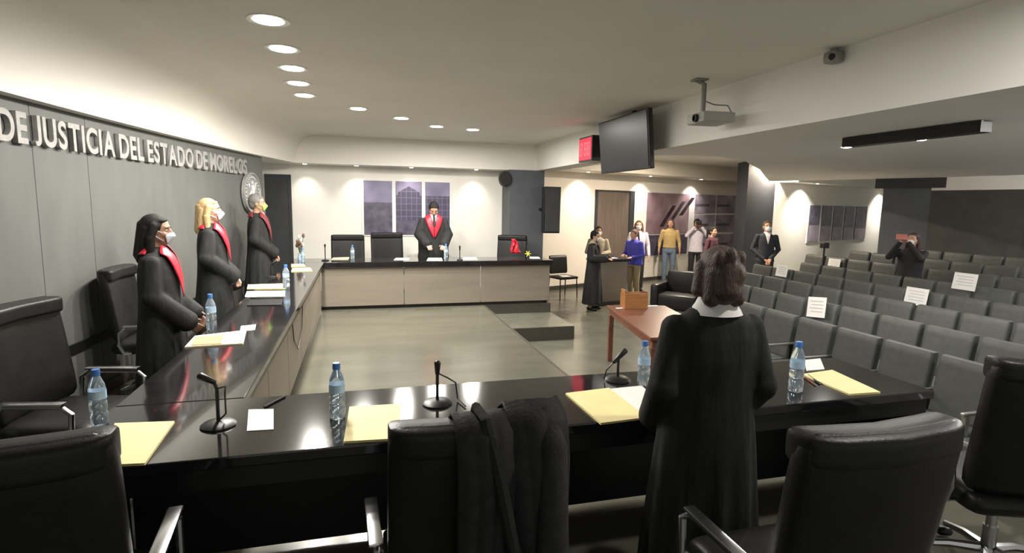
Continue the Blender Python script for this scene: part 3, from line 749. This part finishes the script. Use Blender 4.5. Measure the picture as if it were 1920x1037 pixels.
# ------------------------------------------------------------------ lobby furniture
def table():
    ang = math.atan2(-.30, 1.76) * -1
    t = thing('wooden_table', 'red brown wooden table on the lower floor, left of the woman seen from behind', 'table', (3.38, 5.75, LOW), -.19)
    MB().box((-.40, -.90, .715), (.40, .92, .75), .008).build('tabletop', 'wood', t)
    MB().box((-.36, -.86, .63), (.36, .88, .714)).build('apron', 'wood', t)
    for x in (-.345, .345):
        for y in (-.84, .86): MB().box((x - .03, y - .03, 0), (x + .03, y + .03, .63), .004).build('leg', 'wood', t)
table()
p = on(1190, 578, LOW + .75); t = thing('wooden_box', 'orange wooden box on the far end of the red brown table', 'box', (p.x, p.y, LOW + .75), -.05)
MB().box((-.16, -.05, 0), (.16, -.03, .20), .003).build('front_board', 'wood_light', t)
MB().box((-.16, .09, 0), (.16, .11, .20), .003).build('rear_board', 'wood_light', t)
MB().box((.14, -.03, 0), (.16, .09, .22), .003).build('side_board', 'wood', t)
MB().box((-.16, -.03, 0), (-.14, .09, .25), .003).build('side_board', 'wood_light', t)
MB().box((-.14, -.03, 0), (.14, .09, .02)).build('bottom_board', 'wood_light', t)
for px, lab in (((1168, 578), 'white paper slip left of the orange wooden box'), ((1222, 574), 'white paper slip right of the orange wooden box')):
    q = on(*px, LOW + .75); tag(MB().box((q.x - .09, q.y - .03, LOW + .751), (q.x + .09, q.y + .03, LOW + .755)).build('paper_slip', 'paper'), lab, 'paper')
t = thing('lectern', 'pale lectern among the people gathered by the far bench', 'lectern', (5.05, 10.75, LOW), .15)
MB().box((-.35, -.20, .08), (.35, .20, .92), .006).build('body', 'beige_panel', t)
MB().box((-.32, -.18, 0), (.32, .18, .08)).build('plinth', 'step', t)
MB().box((-.40, -.26, .92), (.40, .24, .97), .008).build('top', 'black_wood', t)
tag(MB().box((4.93, 10.62, LOW + .972), (5.22, 10.84, LOW + .98)).build('paper_sheet', 'paper'), 'white paper lying on the lectern top', 'paper')
def side_chair(label, loc, rz):
    t = thing('visitor_chair', label, 'chair', loc, rz)
    pad(MB(), .50, .42, .07, (0, -.22, .72), bow=.02, tilt=.12).build('backrest', 'black_plastic', t, True)
    MB().box((-.25, -.22, .42), (.25, .24, .48), .02).build('seat', 'black_plastic', t, True)
    for x in (-.23, .23):
        for y in (-.21, .20): MB().tube([(x, y, .42), (x * 1.06, y * 1.1, 0)], .013, 8).build('leg', 'seat_dark', t, True)
    return t
side_chair('black visitor chair against the lobby wall behind the gathered people', (4.42, 11.75, LOW), PI + .3)
q = V((4.42, 11.65, LOW + .482)); tag(MB().box((q.x - .10, q.y - .14, q.z), (q.x + .10, q.y + .14, q.z + .004)).build('paper_sheet', 'paper'), 'white paper on the seat of the black visitor chair', 'paper')
t = thing('armchair', 'low black armchair on the lower floor behind the red brown table', 'armchair', (5.95, 9.35, LOW), 2.3)
MB().box((-.36, -.33, .16), (.36, .34, .42), .05).build('seat', 'leather', t, True)
MB().box((-.38, -.42, .20), (.38, -.26, .82), .06).build('backrest', 'leather', t, True)
for s in (-1, 1): MB().box((s * .43 - .08, -.36, .16), (s * .43 + .08, .34, .60), .05).build('armrest', 'leather', t, True)
for x in (-.40, .40):
    for y in (-.33, .30): MB().tube([(x, y, .17), (x, y, 0)], .028, 8).build('leg', 'black_plastic', t, True)

# ------------------------------------------------------------------ audience seats
def make_seat():
    t = thing('auditorium_seat', 'seat', 'auditorium seat', (0, 0, 0), 0, 'grey auditorium seats')
    pad(MB(), .458, .52, .085, (0, -.01, .66), bow=.0, tilt=.16, ex=.12, ev=30).build('seat_back', 'seat_fabric', t, True)
    MB().box((-.235, .02, .36), (.235, .46, .46), .03, 3).build('seat_cushion', 'seat_fabric', t, True)
    for x in (-.25,):
        a = MB().box((x - .018, -.03, .60), (x + .018, .36, .625), .008).build('armrest', 'seat_metal', t, True)
        MB().box((x - .012, .0, .0), (x + .012, .06, .60)).box((x - .012, -.02, 0), (x + .012, .30, .03)).build('upright', 'seat_dark', a)
        MB().box((x - .016, .30, .28), (x + .016, .34, .60), .004).box((x - .016, .02, .28), (x + .016, .34, .31), .004).build('side_frame', 'seat_metal', a)
    return t
ORD = ['first', 'second', 'third', 'fourth', 'fifth', 'sixth', 'seventh', 'eighth', 'ninth', 'tenth', 'eleventh', 'twelfth', 'thirteenth', 'fourteenth', 'fifteenth', 'sixteenth']
seat0 = make_seat(); used = False
SEATS = {}
ROWEND = [6.6, 7.2, 7.7, 8.45, 8.7, 9.0, 8.8, 8.3]
for k in range(8):
    x = ROW0 + ROWP * k
    y0 = 3.35 + .26 * k - .25
    js = [j for j in range(-8, 14) if 1.3 + .28 * k < y0 + .507 * j < ROWEND[k]]
    js = [j for j in js if not (k == 4 and False)]
    for i, j in enumerate(reversed(js)):
        y = y0 + .507 * j
        lab = f'grey audience seat, {ORD[k]} row from the benches, {ORD[i]} seat from the far end'
        loc = (x + .02, y, rake(x))
        if not used:
            used = True; o = seat0; o.location = loc; o.rotation_euler = (0, 0, PI / 2); o['label'] = lab
        else: o = dup(seat0, lab, loc, PI / 2)
        SEATS[(k, j)] = o
def seat_paper(label, px, k, w=.26, h=.19, roll=0.):
    x = ROW0 + ROWP * k - .045; d = ray(*px); q = CAM + d * (x / d.x)
    t = thing('paper_sign', label, 'paper sign', q)
    lean = .16
    def xf(v):
        v = Matrix.Rotation(roll, 3, 'X') @ v; return V((v.x + v.z * math.sin(lean), v.y, v.z))
    MB().box((-.004, -w / 2, -h / 2), (0, w / 2, h / 2), xf=xf).build('sheet', 'paper', t)
    b = MB()
    for i in range(4): b.box((-.0055, -w * .36, h * (.28 - .17 * i)), (-.0045, w * (.36 - .08 * (i % 2)), h * (.28 - .17 * i) + .009), xf=xf)
    b.build('grey_lines', 'paper_inner', t)
seat_paper('white paper sign on a seat in front of the man in a suit', (1466, 508), 3)
seat_paper('white paper sign on a second row seat, nearest to the woman seen from behind', (1531, 576), 1, .27, .24, -.12)
seat_paper('white paper sign on a seat below the woman taking a photo', (1718, 556), 3, .30, .22)
seat_paper('white paper sign on a seat right of the woman taking a photo', (1809, 528), 4, .30, .22)
seat_paper('small white paper sign on a far seat below the dark alcove print', (1564, 494), 5, .27, .17)
q = on(1615, 616, .20); tag(MB().box((4.96, q.y - .3, rake(5.32) + .475), (5.20, q.y + .0, rake(5.32) + .481), rz=.3).build('paper_sheet', 'paper'), 'white paper lying on a second row seat behind the front row', 'paper')
p = on(1541, 500, .55); t = thing('tripod_stand', 'thin black stand rising among the seats before the alcove wall', 'stand', (8.0, 8.10, rake(7.78)))
MB().tube([(0, 0, .0), (0, 0, 1.22)], .016, 8).build('pole', 'black_plastic', t, True)
MB().box((-.06, -.05, 1.20), (.06, .05, 1.30), .01).build('head', 'black_plastic', t)
MB().lathe([(.001, 0), (.16, 0), (.16, .012), (.001, .02)], n=18).build('foot', 'black_plastic', t, True)

# ------------------------------------------------------------------ people
def rotx(a, piv):
    piv = V(piv); R = Matrix.Rotation(-a, 3, 'X')       # positive leans towards +y
    return lambda p: R @ (p - piv) + piv
def rotz(a, piv):
    piv = V(piv); R = Matrix.Rotation(a, 3, 'Z')
    return lambda p: R @ (p - piv) + piv
def lerp(a, b, t): return a + (b - a) * t
ARM = {'down': ((.245, -.03, 1.11), (.265, .05, .87)), 'robe': ((.226, -.03, 1.09), (.18, .14, .90)), 'fore': ((.24, -.02, 1.10), (.14, .23, 1.07)),
       'desk': ((.26, .05, 1.12), (.15, .30, .98)), 'clasp': ((.255, -.02, 1.12), (.06, .17, .93)), 'up': ((.24, .20, 1.30), (.06, .26, 1.55)),
       'camera': ((.26, .16, 1.28), (.09, .24, 1.50)), 'bench': ((.245, .0, 1.10), (.17, .20, .90)), 'hold': ((.25, .03, 1.12), (.10, .28, 1.12)), 'fold': ((.25, .02, 1.13), (.03, .19, 1.12))}
def hand(b, w, d, n, side, s, curl=.5, xf=None):
    d = V(d).normalized(); n = V(n); n = (n - d * n.dot(d)).normalized(); x = d.cross(n).normalized() * side   # x points to the thumb side
    w = V(w)
    for k in range(4):
        off = (1.5 - k) * .0195
        b.cap(w + x * off * .6 + d * .01, w + x * off + d * .085, .013, .0115, 8, xf=xf)
    for k, L in enumerate((.068, .078, .072, .056)):
        off = (1.5 - k) * .0205; p0 = w + x * off + d * .088
        a1, a2 = curl * .6, curl * 1.5
        p1 = p0 + (d * math.cos(a1) + n * math.sin(a1)) * L * .55 + x * off * .12; p2 = p1 + (d * math.cos(a2) + n * math.sin(a2)) * L * .5
        b.cap(p0, p1, .0098, .0088, 8, xf=xf); b.cap(p1, p2, .0088, .0072, 8, xf=xf)
    t0 = w + x * .022 + d * .02; t1 = t0 + (x * .8 + d * .75 + n * .35).normalized() * .045; t2 = t1 + (x * .25 + d * .95 + n * .35).normalized() * .034
    b.cap(t0, t1, .0135, .0115, 8, xf=xf); b.cap(t1, t2, .0115, .009, 8, xf=xf)

def person(label, loc, yaw, H=1.70, skin='skin', hair='short', hair_m='hair_black', top='top', top_m='darkcloth', bottom='trousers', bottom_m='darkcloth',
           mask=None, L='down', R='down', lean=0., nod=0., turn=0., stole=None, shirt=None, tie=None, collar=None, hem=.22, wide=1., voxel_size=.008, sit=False, sleeve=1., group=None):
    s = H / 1.70
    root = thing('person', label, 'person', loc, yaw, group)
    up = rotx(lean, (0, 0, .95))
    nd, tn = rotx(nod, (0, -.005, 1.49)), rotz(turn, (0, -.01, 1.49))
    U = lambda p: up(V(p)) * s
    Hd = lambda p: up(tn(nd(V(p)))) * s
    Lo = lambda p: V(p) * s
    sh = .178 * (1 + (wide - 1) * .6)
    # ---------- head primitives in their own frame (also used for fitting masks)
    def head(b, xf=None):
        b.ell((0, -.008, 1.605), (.074, .094, .097), 18, 13, xf=xf)
        b.ell((0, .030, 1.545), (.060, .058, .078), 16, 11, xf=xf)
        b.ell((0, .052, 1.492), (.030, .030, .024), 12, 8, xf=xf)
        b.cap((0, .088, 1.602), (0, .106, 1.566), .010, .0135, 10, xf=xf)
        b.cap((-.012, .092, 1.562), (.012, .092, 1.562), .010, .010, 8, xf=xf)
        for q in (-1, 1):
            b.cap((q * .016, .077, 1.620), (q * .046, .064, 1.620), .011, .010, 8, xf=xf)
            b.ell((q * .046, .055, 1.563), (.022, .026, .022), 10, 7, xf=xf)
            b.ell((q * .076, -.004, 1.582), (.010, .022, .032), 10, 7, xf=xf)
        b.cap((-.019, .083, 1.531), (.019, .083, 1.531), .007, .007, 8, xf=xf)
        b.cap((-.016, .081, 1.518), (.016, .081, 1.518), .008, .008, 8, xf=xf)
    b = MB(); head(b, Hd)
    b.cap((0, -.015, 1.41), (0, .002, 1.52), .056, .052, 14, xf=lambda p: (Hd(p) if p.z > 1.47 else U(p)))
    b.loft([(0, 0, .84, .13, .09), (0, 0, .92, .155, .105), (0, 0, 1.06, .132, .092), (0, 0, 1.25, .155, .10), (0, 0, 1.36, sh * .9, .088), (0, -.01, 1.42, .10, .07), (0, -.01, 1.45, .06, .055)], 18, xf=U)
    arms = {}
    for side, pose in ((1, R), (-1, L)):
        e, w = ARM[pose] if isinstance(pose, str) else pose
        S = V((side * sh, 0, 1.345 if top == 'robe' else 1.37)); e = V((side * e[0], e[1], e[2])); w = V((side * w[0], w[1], w[2]))
        arms[side] = (S, e, w)
        b.cap(S, e, .052, .041, 12, xf=U); b.cap(e, w, .040, .027, 12, xf=U)
        d = (w - e).normalized()
        nn = V((-side, 0, -.2)) if abs(d.z) > .6 and d.z < 0 else V((-side * .25, -.1, -1)) if d.z < .5 else V((-side * .6, .6, 0))
        hand(b, w, d, nn, side if d.z < .5 else side, s, .6, xf=U)
    if not sit:
        legs = {q: (V((q * .09, 0, .88)), V((q * .10, .015, .49)), V((q * .10, -.015, .085))) for q in (-1, 1)}
    else:
        legs = {q: (V((q * .10, 0, .90)), V((q * .12, .42, .88)), V((q * .12, .40, .50))) for q in (-1, 1)}
    for q, (h, k, a) in legs.items():
        b.cap(h, k, .082, .056, 14, xf=Lo); b.cap(k, a, .056, .038, 14, xf=Lo)
        b.cap(a + V((0, -.02, -.035)), a + V((q * .015, .14, -.05)), .036, .028, 10, xf=Lo)
    b.build('body', skin, root, True, remesh=voxel_size, it=2)
    # ---------- face
    hb = MB(); head(hb); bvh = BVHTree.FromBMesh(hb.bm); hb.bm.free()
    def front(x, z, off):
        h = bvh.ray_cast(V((x, .5, z)), V((0, -1, 0)))
        if h[0] is None: return V((x, .0, z))
        return h[0] + V((0, off, 0)) + V((h[1].x * off * .6, 0, 0))
    for q in (-1, 1):
        c = front(q * .031, 1.597, -.0092)
        e = MB().ell(c, (.0135, .011, .0072), 12, 8, xf=Hd).build('eye', 'eye', root, True)
        MB().ell(c + V((0, .0085, 0)), (.006, .0035, .006), 8, 6, xf=Hd).build('iris', 'iris', e, True)
        MB().tube([Hd(front(q * .014, 1.617, .004)), Hd(front(q * .03, 1.623, .004)), Hd(front(q * .047, 1.616, .003))], .0022 * s, 6).build('eyebrow', 'hair_black' if hair_m == 'hair_blond' else hair_m, root, True)
    if mask:
        rows = []
        for j in range(9):
            z = lerp(1.497, 1.582, j / 8); wd = lerp(.036, .060, min(1, j / 5)) if j < 7 else lerp(.060, .035, (j - 6) / 2)
            rows.append([])
            for i in range(13):
                a = -1 + i / 6; x = a * wd
                p = front(x, z, .005); yc = lerp(.092, .129, min(1, j / 5.5)) if j < 7 else lerp(.129, .116, (j - 6) / 2)
                p.x = x; p.y = max(p.y, yc - (yc - .064) * min(1, abs(x) / .062) ** 1.5); rows[-1].append(p)
        o = MB().grid(rows, closed=False, xf=Hd).build('face_mask', mask, root, True)
        md = o.modifiers.new('thickness', 'SOLIDIFY'); md.thickness = .003
        lp = MB()
        for q in (-1, 1):
            for z0, z1 in ((1.572, 1.602), (1.515, 1.565)):
                lp.tube([Hd(V((q * .05, .058, z0))), Hd(V((q * .078, .02, (z0 + z1) / 2))), Hd(V((q * .086, -.01, z1)))], .002 * s, 5)
        lp.build('ear_loop', mask, o, True)
    else:
        MB().cap((-.017, .087, 1.5315), (.017, .087, 1.5315), .0045, .0045, 8, xf=Hd).cap((-.014, .086, 1.520), (.014, .086, 1.520), .005, .005, 8, xf=Hd).build('lips', 'lip', root, True)
    # ---------- hair
    b = MB(); rnd = random.Random(len(label))
    b.ell((0, -.024, 1.622), (.083, .094, .090), 18, 12, xf=Hd)
    b.ell((0, -.045, 1.575), (.074, .066, .075), 16, 10, xf=Hd)
    for q in (-1, 1): b.ell((q * .066, -.012, 1.612), (.022, .05, .045), 10, 8, xf=Hd)
    if hair in ('long', 'bob'):
        zb = 1.36 if hair == 'long' else 1.49
        for q in (-1, 1):
            b.cap((q * .074, -.01, 1.62), (q * .088, -.02, 1.52), .030, .034, 10, xf=Hd)
            if hair == 'long': b.cap((q * .088, -.02, 1.52), (q * .10, -.01, 1.40), .036, .030, 10, xf=U if not (nod or turn) else Hd)
        b.cap((0, -.06, 1.60), (0, -.075, zb + .04), .078, .070, 14, xf=Hd)
        for q in (-1, 1): b.cap((q * .04, -.06, 1.58), (q * .055, -.072, zb), .05, .04, 12, xf=Hd)
    if hair == 'bob':
        for k in range(16):
            a = rnd.uniform(0, 2 * PI); z = rnd.uniform(1.56, 1.69); r = .088 * math.sqrt(max(.05, 1 - ((z - 1.61) / .11) ** 2))
            if math.sin(a) < .3: b.ell((r * .93 * math.cos(a), -.03 + r * 1.02 * math.sin(a), z), (.026, .026, .04), 9, 7, xf=Hd)
    if hair == 'tail':
        b.cap((0, -.10, 1.64), (0, -.14, 1.60), .034, .036, 10, xf=Hd); b.cap((0, -.14, 1.60), (0, -.15, 1.40), .036, .018, 10, xf=Hd)
    for k in range(10):
        a = -.9 + 1.8 * k / 9
        b.cap((.062 * math.sin(a), .052 * math.cos(a), 1.672 - .01 * abs(a)), (.052 * math.sin(a * 1.15), -.05, 1.665), .016, .022, 8, xf=Hd)
    b.build('hair', hair_m, root, True, remesh=max(.006, voxel_size * .9), it=2)
    # ---------- clothes
    b = MB()
    def sleeves(b, r0, r1, r2, frac):
        for side, (S, e, w) in arms.items():
            b.cap(S, e, r0, r1, 14, xf=U); b.cap(e, e + (w - e) * frac, r1, r2, 14, xf=U)
    torso = MB()
    wd = wide
    if top == 'robe':
        secs = [(0, -.01, 1.462, .070, .066), (0, -.012, 1.445, .095, .076), (0, -.008, 1.42, .128, .086), (0, -.004, 1.38, .178 * wd, .105), (0, 0, 1.31, .206 * wd, .122), (0, .004, 1.22, .208 * wd, .135), (0, .006, 1.08, .205 * wd, .138), (0, .004, .95, .215 * wd, .145)]
        low = [(.95, .215 * wd, .145), (.80, .232 * wd, .16), (.6, .25 * wd, .175), (.4, .268 * wd, .19), (hem, .285 * wd, .205)]
        torso.loft(list(reversed(secs)), 28, xf=None)
        b.loft(list(reversed(secs)), 28, xf=U)
        rings = []; n = 64
        for z, rx, ry in reversed(low):
            f = (.95 - z) / .7
            rings.append([((rx + .014 * f * math.sin(11 * t + .6) + .01 * f * math.sin(17 * t)) * math.cos(t), .004 + (ry + .014 * f * math.sin(11 * t + .6) + .008 * f * math.sin(19 * t)) * math.sin(t), z) for t in [2 * PI * i / n for i in range(n)]])
        b.grid(rings, xf=Lo)
        b.loft([(0, .004, .93, .205 * wd, .138), (0, .004, .97, .205 * wd, .138)], 28, xf=Lo)
        sleeves(b, .064, .076, .088, .98)
        b.build('robe', top_m, root, True, remesh=.011, it=4)
    else:
        zb = hem if hem > .5 else .86
        secs = [(0, -.01, 1.462, .066, .064), (0, -.012, 1.44, .085, .073), (0, -.008, 1.42, .13, .083), (0, -.004, 1.385, .178 * wd, .098), (0, 0, 1.28, .180 * wd, .118), (0, .002, 1.08, .162 * wd, .118), (0, .002, .96, .176 * wd, .124), (0, .002, zb, .186 * wd, .128)]
        torso.loft(list(reversed(secs)), 24)
        b.loft(list(reversed(secs)), 24, xf=U); sleeves(b, .062, .053, .040, .95 * sleeve)
        b.build('jacket' if top == 'jacket' else 'shirt', top_m, root, True, remesh=.010, it=3)
        b = MB()
        b.loft([(0, 0, .80, .15, .10), (0, 0, .85, .176, .122), (0, 0, .93, .168, .118), (0, 0, 1.0, .155, .112)], 20, xf=Lo)
        for q, (h, k, a) in legs.items():
            b.cap(h, k, .096, .072, 14, xf=Lo); b.cap(k, a + V((0, 0, .02)), .072, .060, 14, xf=Lo)
        b.build('trousers', bottom_m, root, True, remesh=.011, it=3)
    for q, (h, k, a) in legs.items():
        b = MB().cap(a + V((0, -.03, -.045)), a + V((q * .015, .15, -.052)), .042, .034, 12, xf=Lo)
        for v in b.bm.verts: v.co.z = max(v.co.z, .002 if not sit else -1)
        b.build('shoe', 'shoe', root, True)
    # ---------- stole, shirt front, tie, collar
    tb = BVHTree.FromBMesh(torso.bm); torso.bm.free()
    def fit(x, z, off, sgn=1):
        o = V((x + .0011, sgn * .6, z + .28)); d = (V((x + .0011, 0, z)) - o).normalized(); h = tb.ray_cast(o, d)
        p = h[0] if h[0] is not None else V((x, sgn * .02, z)); nn = h[1] if h[0] is not None else V((0, 0, 1))
        if nn.dot(d) > 0: nn = -nn
        return p + V((0, sgn * off * .85, off * .55))
    def band(rows, name, m, par=root, th=.004):
        o = MB().grid(rows, closed=False, xf=U).build(name, m, par, True)
        md = o.modifiers.new('thickness', 'SOLIDIFY'); md.thickness = th; md.offset = 0
        return o
    if stole:
        st = None
        for q in (-1, 1):
            rows = []
            for i in range(19):
                t = i / 18
                xi, zi = lerp(.062, .004, t), lerp(1.452, 1.18, t); xo, zo = lerp(.150, .006, t ** 1.6), lerp(1.388, .98, t)
                rows.append([fit(q * lerp(xi, xo, k / 5), lerp(zi, zo, k / 5), .027) for k in range(6)])
            o = band(rows, 'stole' if st is None else 'stole_side', stole, root if st is None else st); st = st or o
        rows = []
        for i in range(17):
            a = -1 + i / 8
            rows.append([fit(lerp(.062, .150, k / 5) * a, lerp(1.452, 1.388 - .045 * (1 - a * a), k / 5), .016, -1) for k in range(6)])
        band(rows, 'stole_back', stole, st)
    if shirt:
        rows = []
        for i in range(26):
            t = i / 25; xi, zi = lerp(.066, .004, t), lerp(1.455, 1.17, t)
            rows.append([fit(lerp(-xi, xi, k / 8), zi, .020) for k in range(9)])
        band(rows, 'shirt_front', shirt)
    if tie:
        rows = []
        for i in range(26):
            t = i / 25; w = lerp(.015, .027, t) if t < .85 else lerp(.027, .006, (t - .85) / .15)
            rows.append([fit(w * (k - 1.5) / 1.5, lerp(1.415, 1.17, t), .036) for k in range(4)])
        band(rows, 'tie', tie)
    if collar:
        n = 28; rings = []
        for z, r, f in ((1.415, .118, 0), (1.435, .106, 0), (1.46, .088, 1), (1.485, .076, 1), (1.49, .070, 1), (1.45, .062, 1)):
            rings.append([(r * math.cos(2 * PI * i / n), -.008 + r * .92 * math.sin(2 * PI * i / n), z - .022 * max(0, math.sin(2 * PI * i / n))) for i in range(n)])
        MB().grid(rings, caps=False, xf=U).build('shirt_collar', collar, root, True)
    return root

G_J = 'robed officials standing at the benches'
# officials at the benches
person('woman with dark long hair, pale blue mask and black robe, nearest at the left bench', (-1.41, 4.48, 0), -PI / 2 + .12, 1.58, 'skin_dark', 'long', 'hair_black', 'robe', 'robe', mask='mask_blue', stole='red_satin', L='bench', R='bench', nod=.12, hem=.12, wide=1.2)
person('blond woman in white mask and black robe with red collar at the left bench', (-1.45, 6.18, 0), -PI / 2 + .10, 1.70, 'skin_pale', 'long', 'hair_blond', 'robe', 'robe', mask='mask_white', stole='red_satin', R='clasp', L='clasp', nod=.04, hem=.12)
person('grey-haired man in lime green mask and black robe, farthest at the left bench', (-1.37, 8.35, 0), -PI / 2 + .06, 1.77, 'skin', 'short', 'hair_grey', 'robe', 'robe', mask='mask_green', stole='maroon_satin', shirt='cream_cloth', R='clasp', L='clasp', nod=.06, hem=.12, wide=1.05)
person('man bowing his head behind the far bench, red stole and dark tie over a robe', (1.24, 9.85, 0), PI, 1.74, 'skin', 'short', 'hair_black', 'robe', 'robe', mask=None, stole='red_satin', shirt='white_cloth', tie='darkcloth', R='desk', L='desk', nod=.75, hem=.12, wide=1.12)
person('woman seen from behind at the near bench, brown hair, white collar, black robe', (1.355, 1.89, 0), -.12, 1.545, 'skin_pale', 'bob', 'hair_brown', 'robe', 'robe', stole=None, collar='white_cloth', R='robe', L='robe', hem=.12, wide=1.0, voxel_size=.007)
# people on the lower floor
person('person in a long black robe with white mask, left of the group by the lectern', (4.45, 10.15, LOW), -PI / 2 - .75, 1.58, 'skin', 'short', 'hair_black', 'robe', 'darkcloth', mask='mask_white', stole=None, shirt='maroon_cloth', collar='cream_cloth', R='hold', L='hold', nod=.2, hem=.14, voxel_size=.010)
person('person in cream knit and white mask standing between robed person and lectern', (4.98, 11.15, LOW), PI - .35, 1.62, 'skin', 'short', 'hair_black', 'top', 'cream_cloth', bottom_m='jeans', mask='mask_white', R='hold', L='hold', voxel_size=.010)
person('woman in royal blue jacket and khaki trousers leaning to the lectern', (5.85, 11.1, LOW), PI / 2 + .35, 1.57, 'skin_pale', 'tail', 'hair_chestnut', 'jacket', 'blue_cloth', bottom_m='khaki', R='hold', L='fore', nod=.15, wide=1.25, lean=.08, voxel_size=.010)
person('woman with long chestnut hair and white mask behind the blue jacket', (6.55, 12.3, LOW), PI - .4, 1.72, 'skin_pale', 'long', 'hair_chestnut', 'top', 'lav_cloth', bottom_m='darkcloth', mask='mask_white', voxel_size=.010)
person('woman in mustard blouse and blue jeans by the large lobby print', (8.05, 13.35, LOW), PI - .5, 1.74, 'skin', 'long', 'hair_chestnut', 'top', 'yellow_cloth', bottom_m='jeans', hem=.95, sleeve=.6, voxel_size=.010)
ph = person('person in pale shirt raising a camera before the large lobby print', (8.6, 12.95, LOW), PI - .45, 1.76, 'skin_dark', 'short', 'hair_black', 'top', 'lav_cloth', bottom_m='darkcloth', R='camera', L='camera', voxel_size=.010)
person('person with black hair and maroon top, hidden behind the brown-haired woman', (7.9, 11.25, LOW), PI + .4, 1.62, 'skin', 'tail', 'hair_black', 'top', 'maroon_cloth', bottom_m='darkcloth', R='fore', L='fore', voxel_size=.010)
person('man in dark navy suit, white shirt and mask before the dark lobby column', (8.55, 10.25, LOW), PI - .75 + .35, 1.80, 'skin', 'short', 'hair_brown', 'jacket', 'navy', bottom_m='navy', mask='mask_white', shirt='white_cloth', R='clasp', L='clasp', voxel_size=.010)
person('dark-haired woman in black among the seats, holding up a phone', (7.98, 6.45, rake(7.78)), PI / 2 + .25, 1.56, 'skin_pale', 'long', 'hair_brown', 'jacket', 'darkcloth', bottom_m='darkcloth', R='up', L='up', mask='mask_white', nod=-.05, wide=1.1, voxel_size=.010)
def held(name, label, cat, root_loc, yaw, s, c, size, m, lens=None):
    R = Matrix.Rotation(yaw, 3, 'Z'); q = V(root_loc) + R @ (V(c) * s)
    t = thing(name, label, cat, q, yaw)
    MB().box((-size[0] / 2, -size[1] / 2, -size[2] / 2), (size[0] / 2, size[1] / 2, size[2] / 2), .006).build('body', m, t)
    if lens: MB().cap((0, size[1] / 2, 0), (0, size[1] / 2 + .06, 0), .035, .038, 14).build('camera_lens', 'black_plastic', t, True)
held('camera', 'black camera held up by the person in a pale shirt', 'camera', (8.6, 12.95, LOW), PI - .45, 1.76 / 1.7, (0, .30, 1.62), (.14, .07, .10), 'black_plastic', True)
held('phone', 'salmon cased phone held up by the woman among the seats', 'phone', (7.98, 6.45, rake(7.78)), PI / 2 + .25, 1.56 / 1.7, (0, .36, 1.64), (.15, .012, .08), 'phone_red')
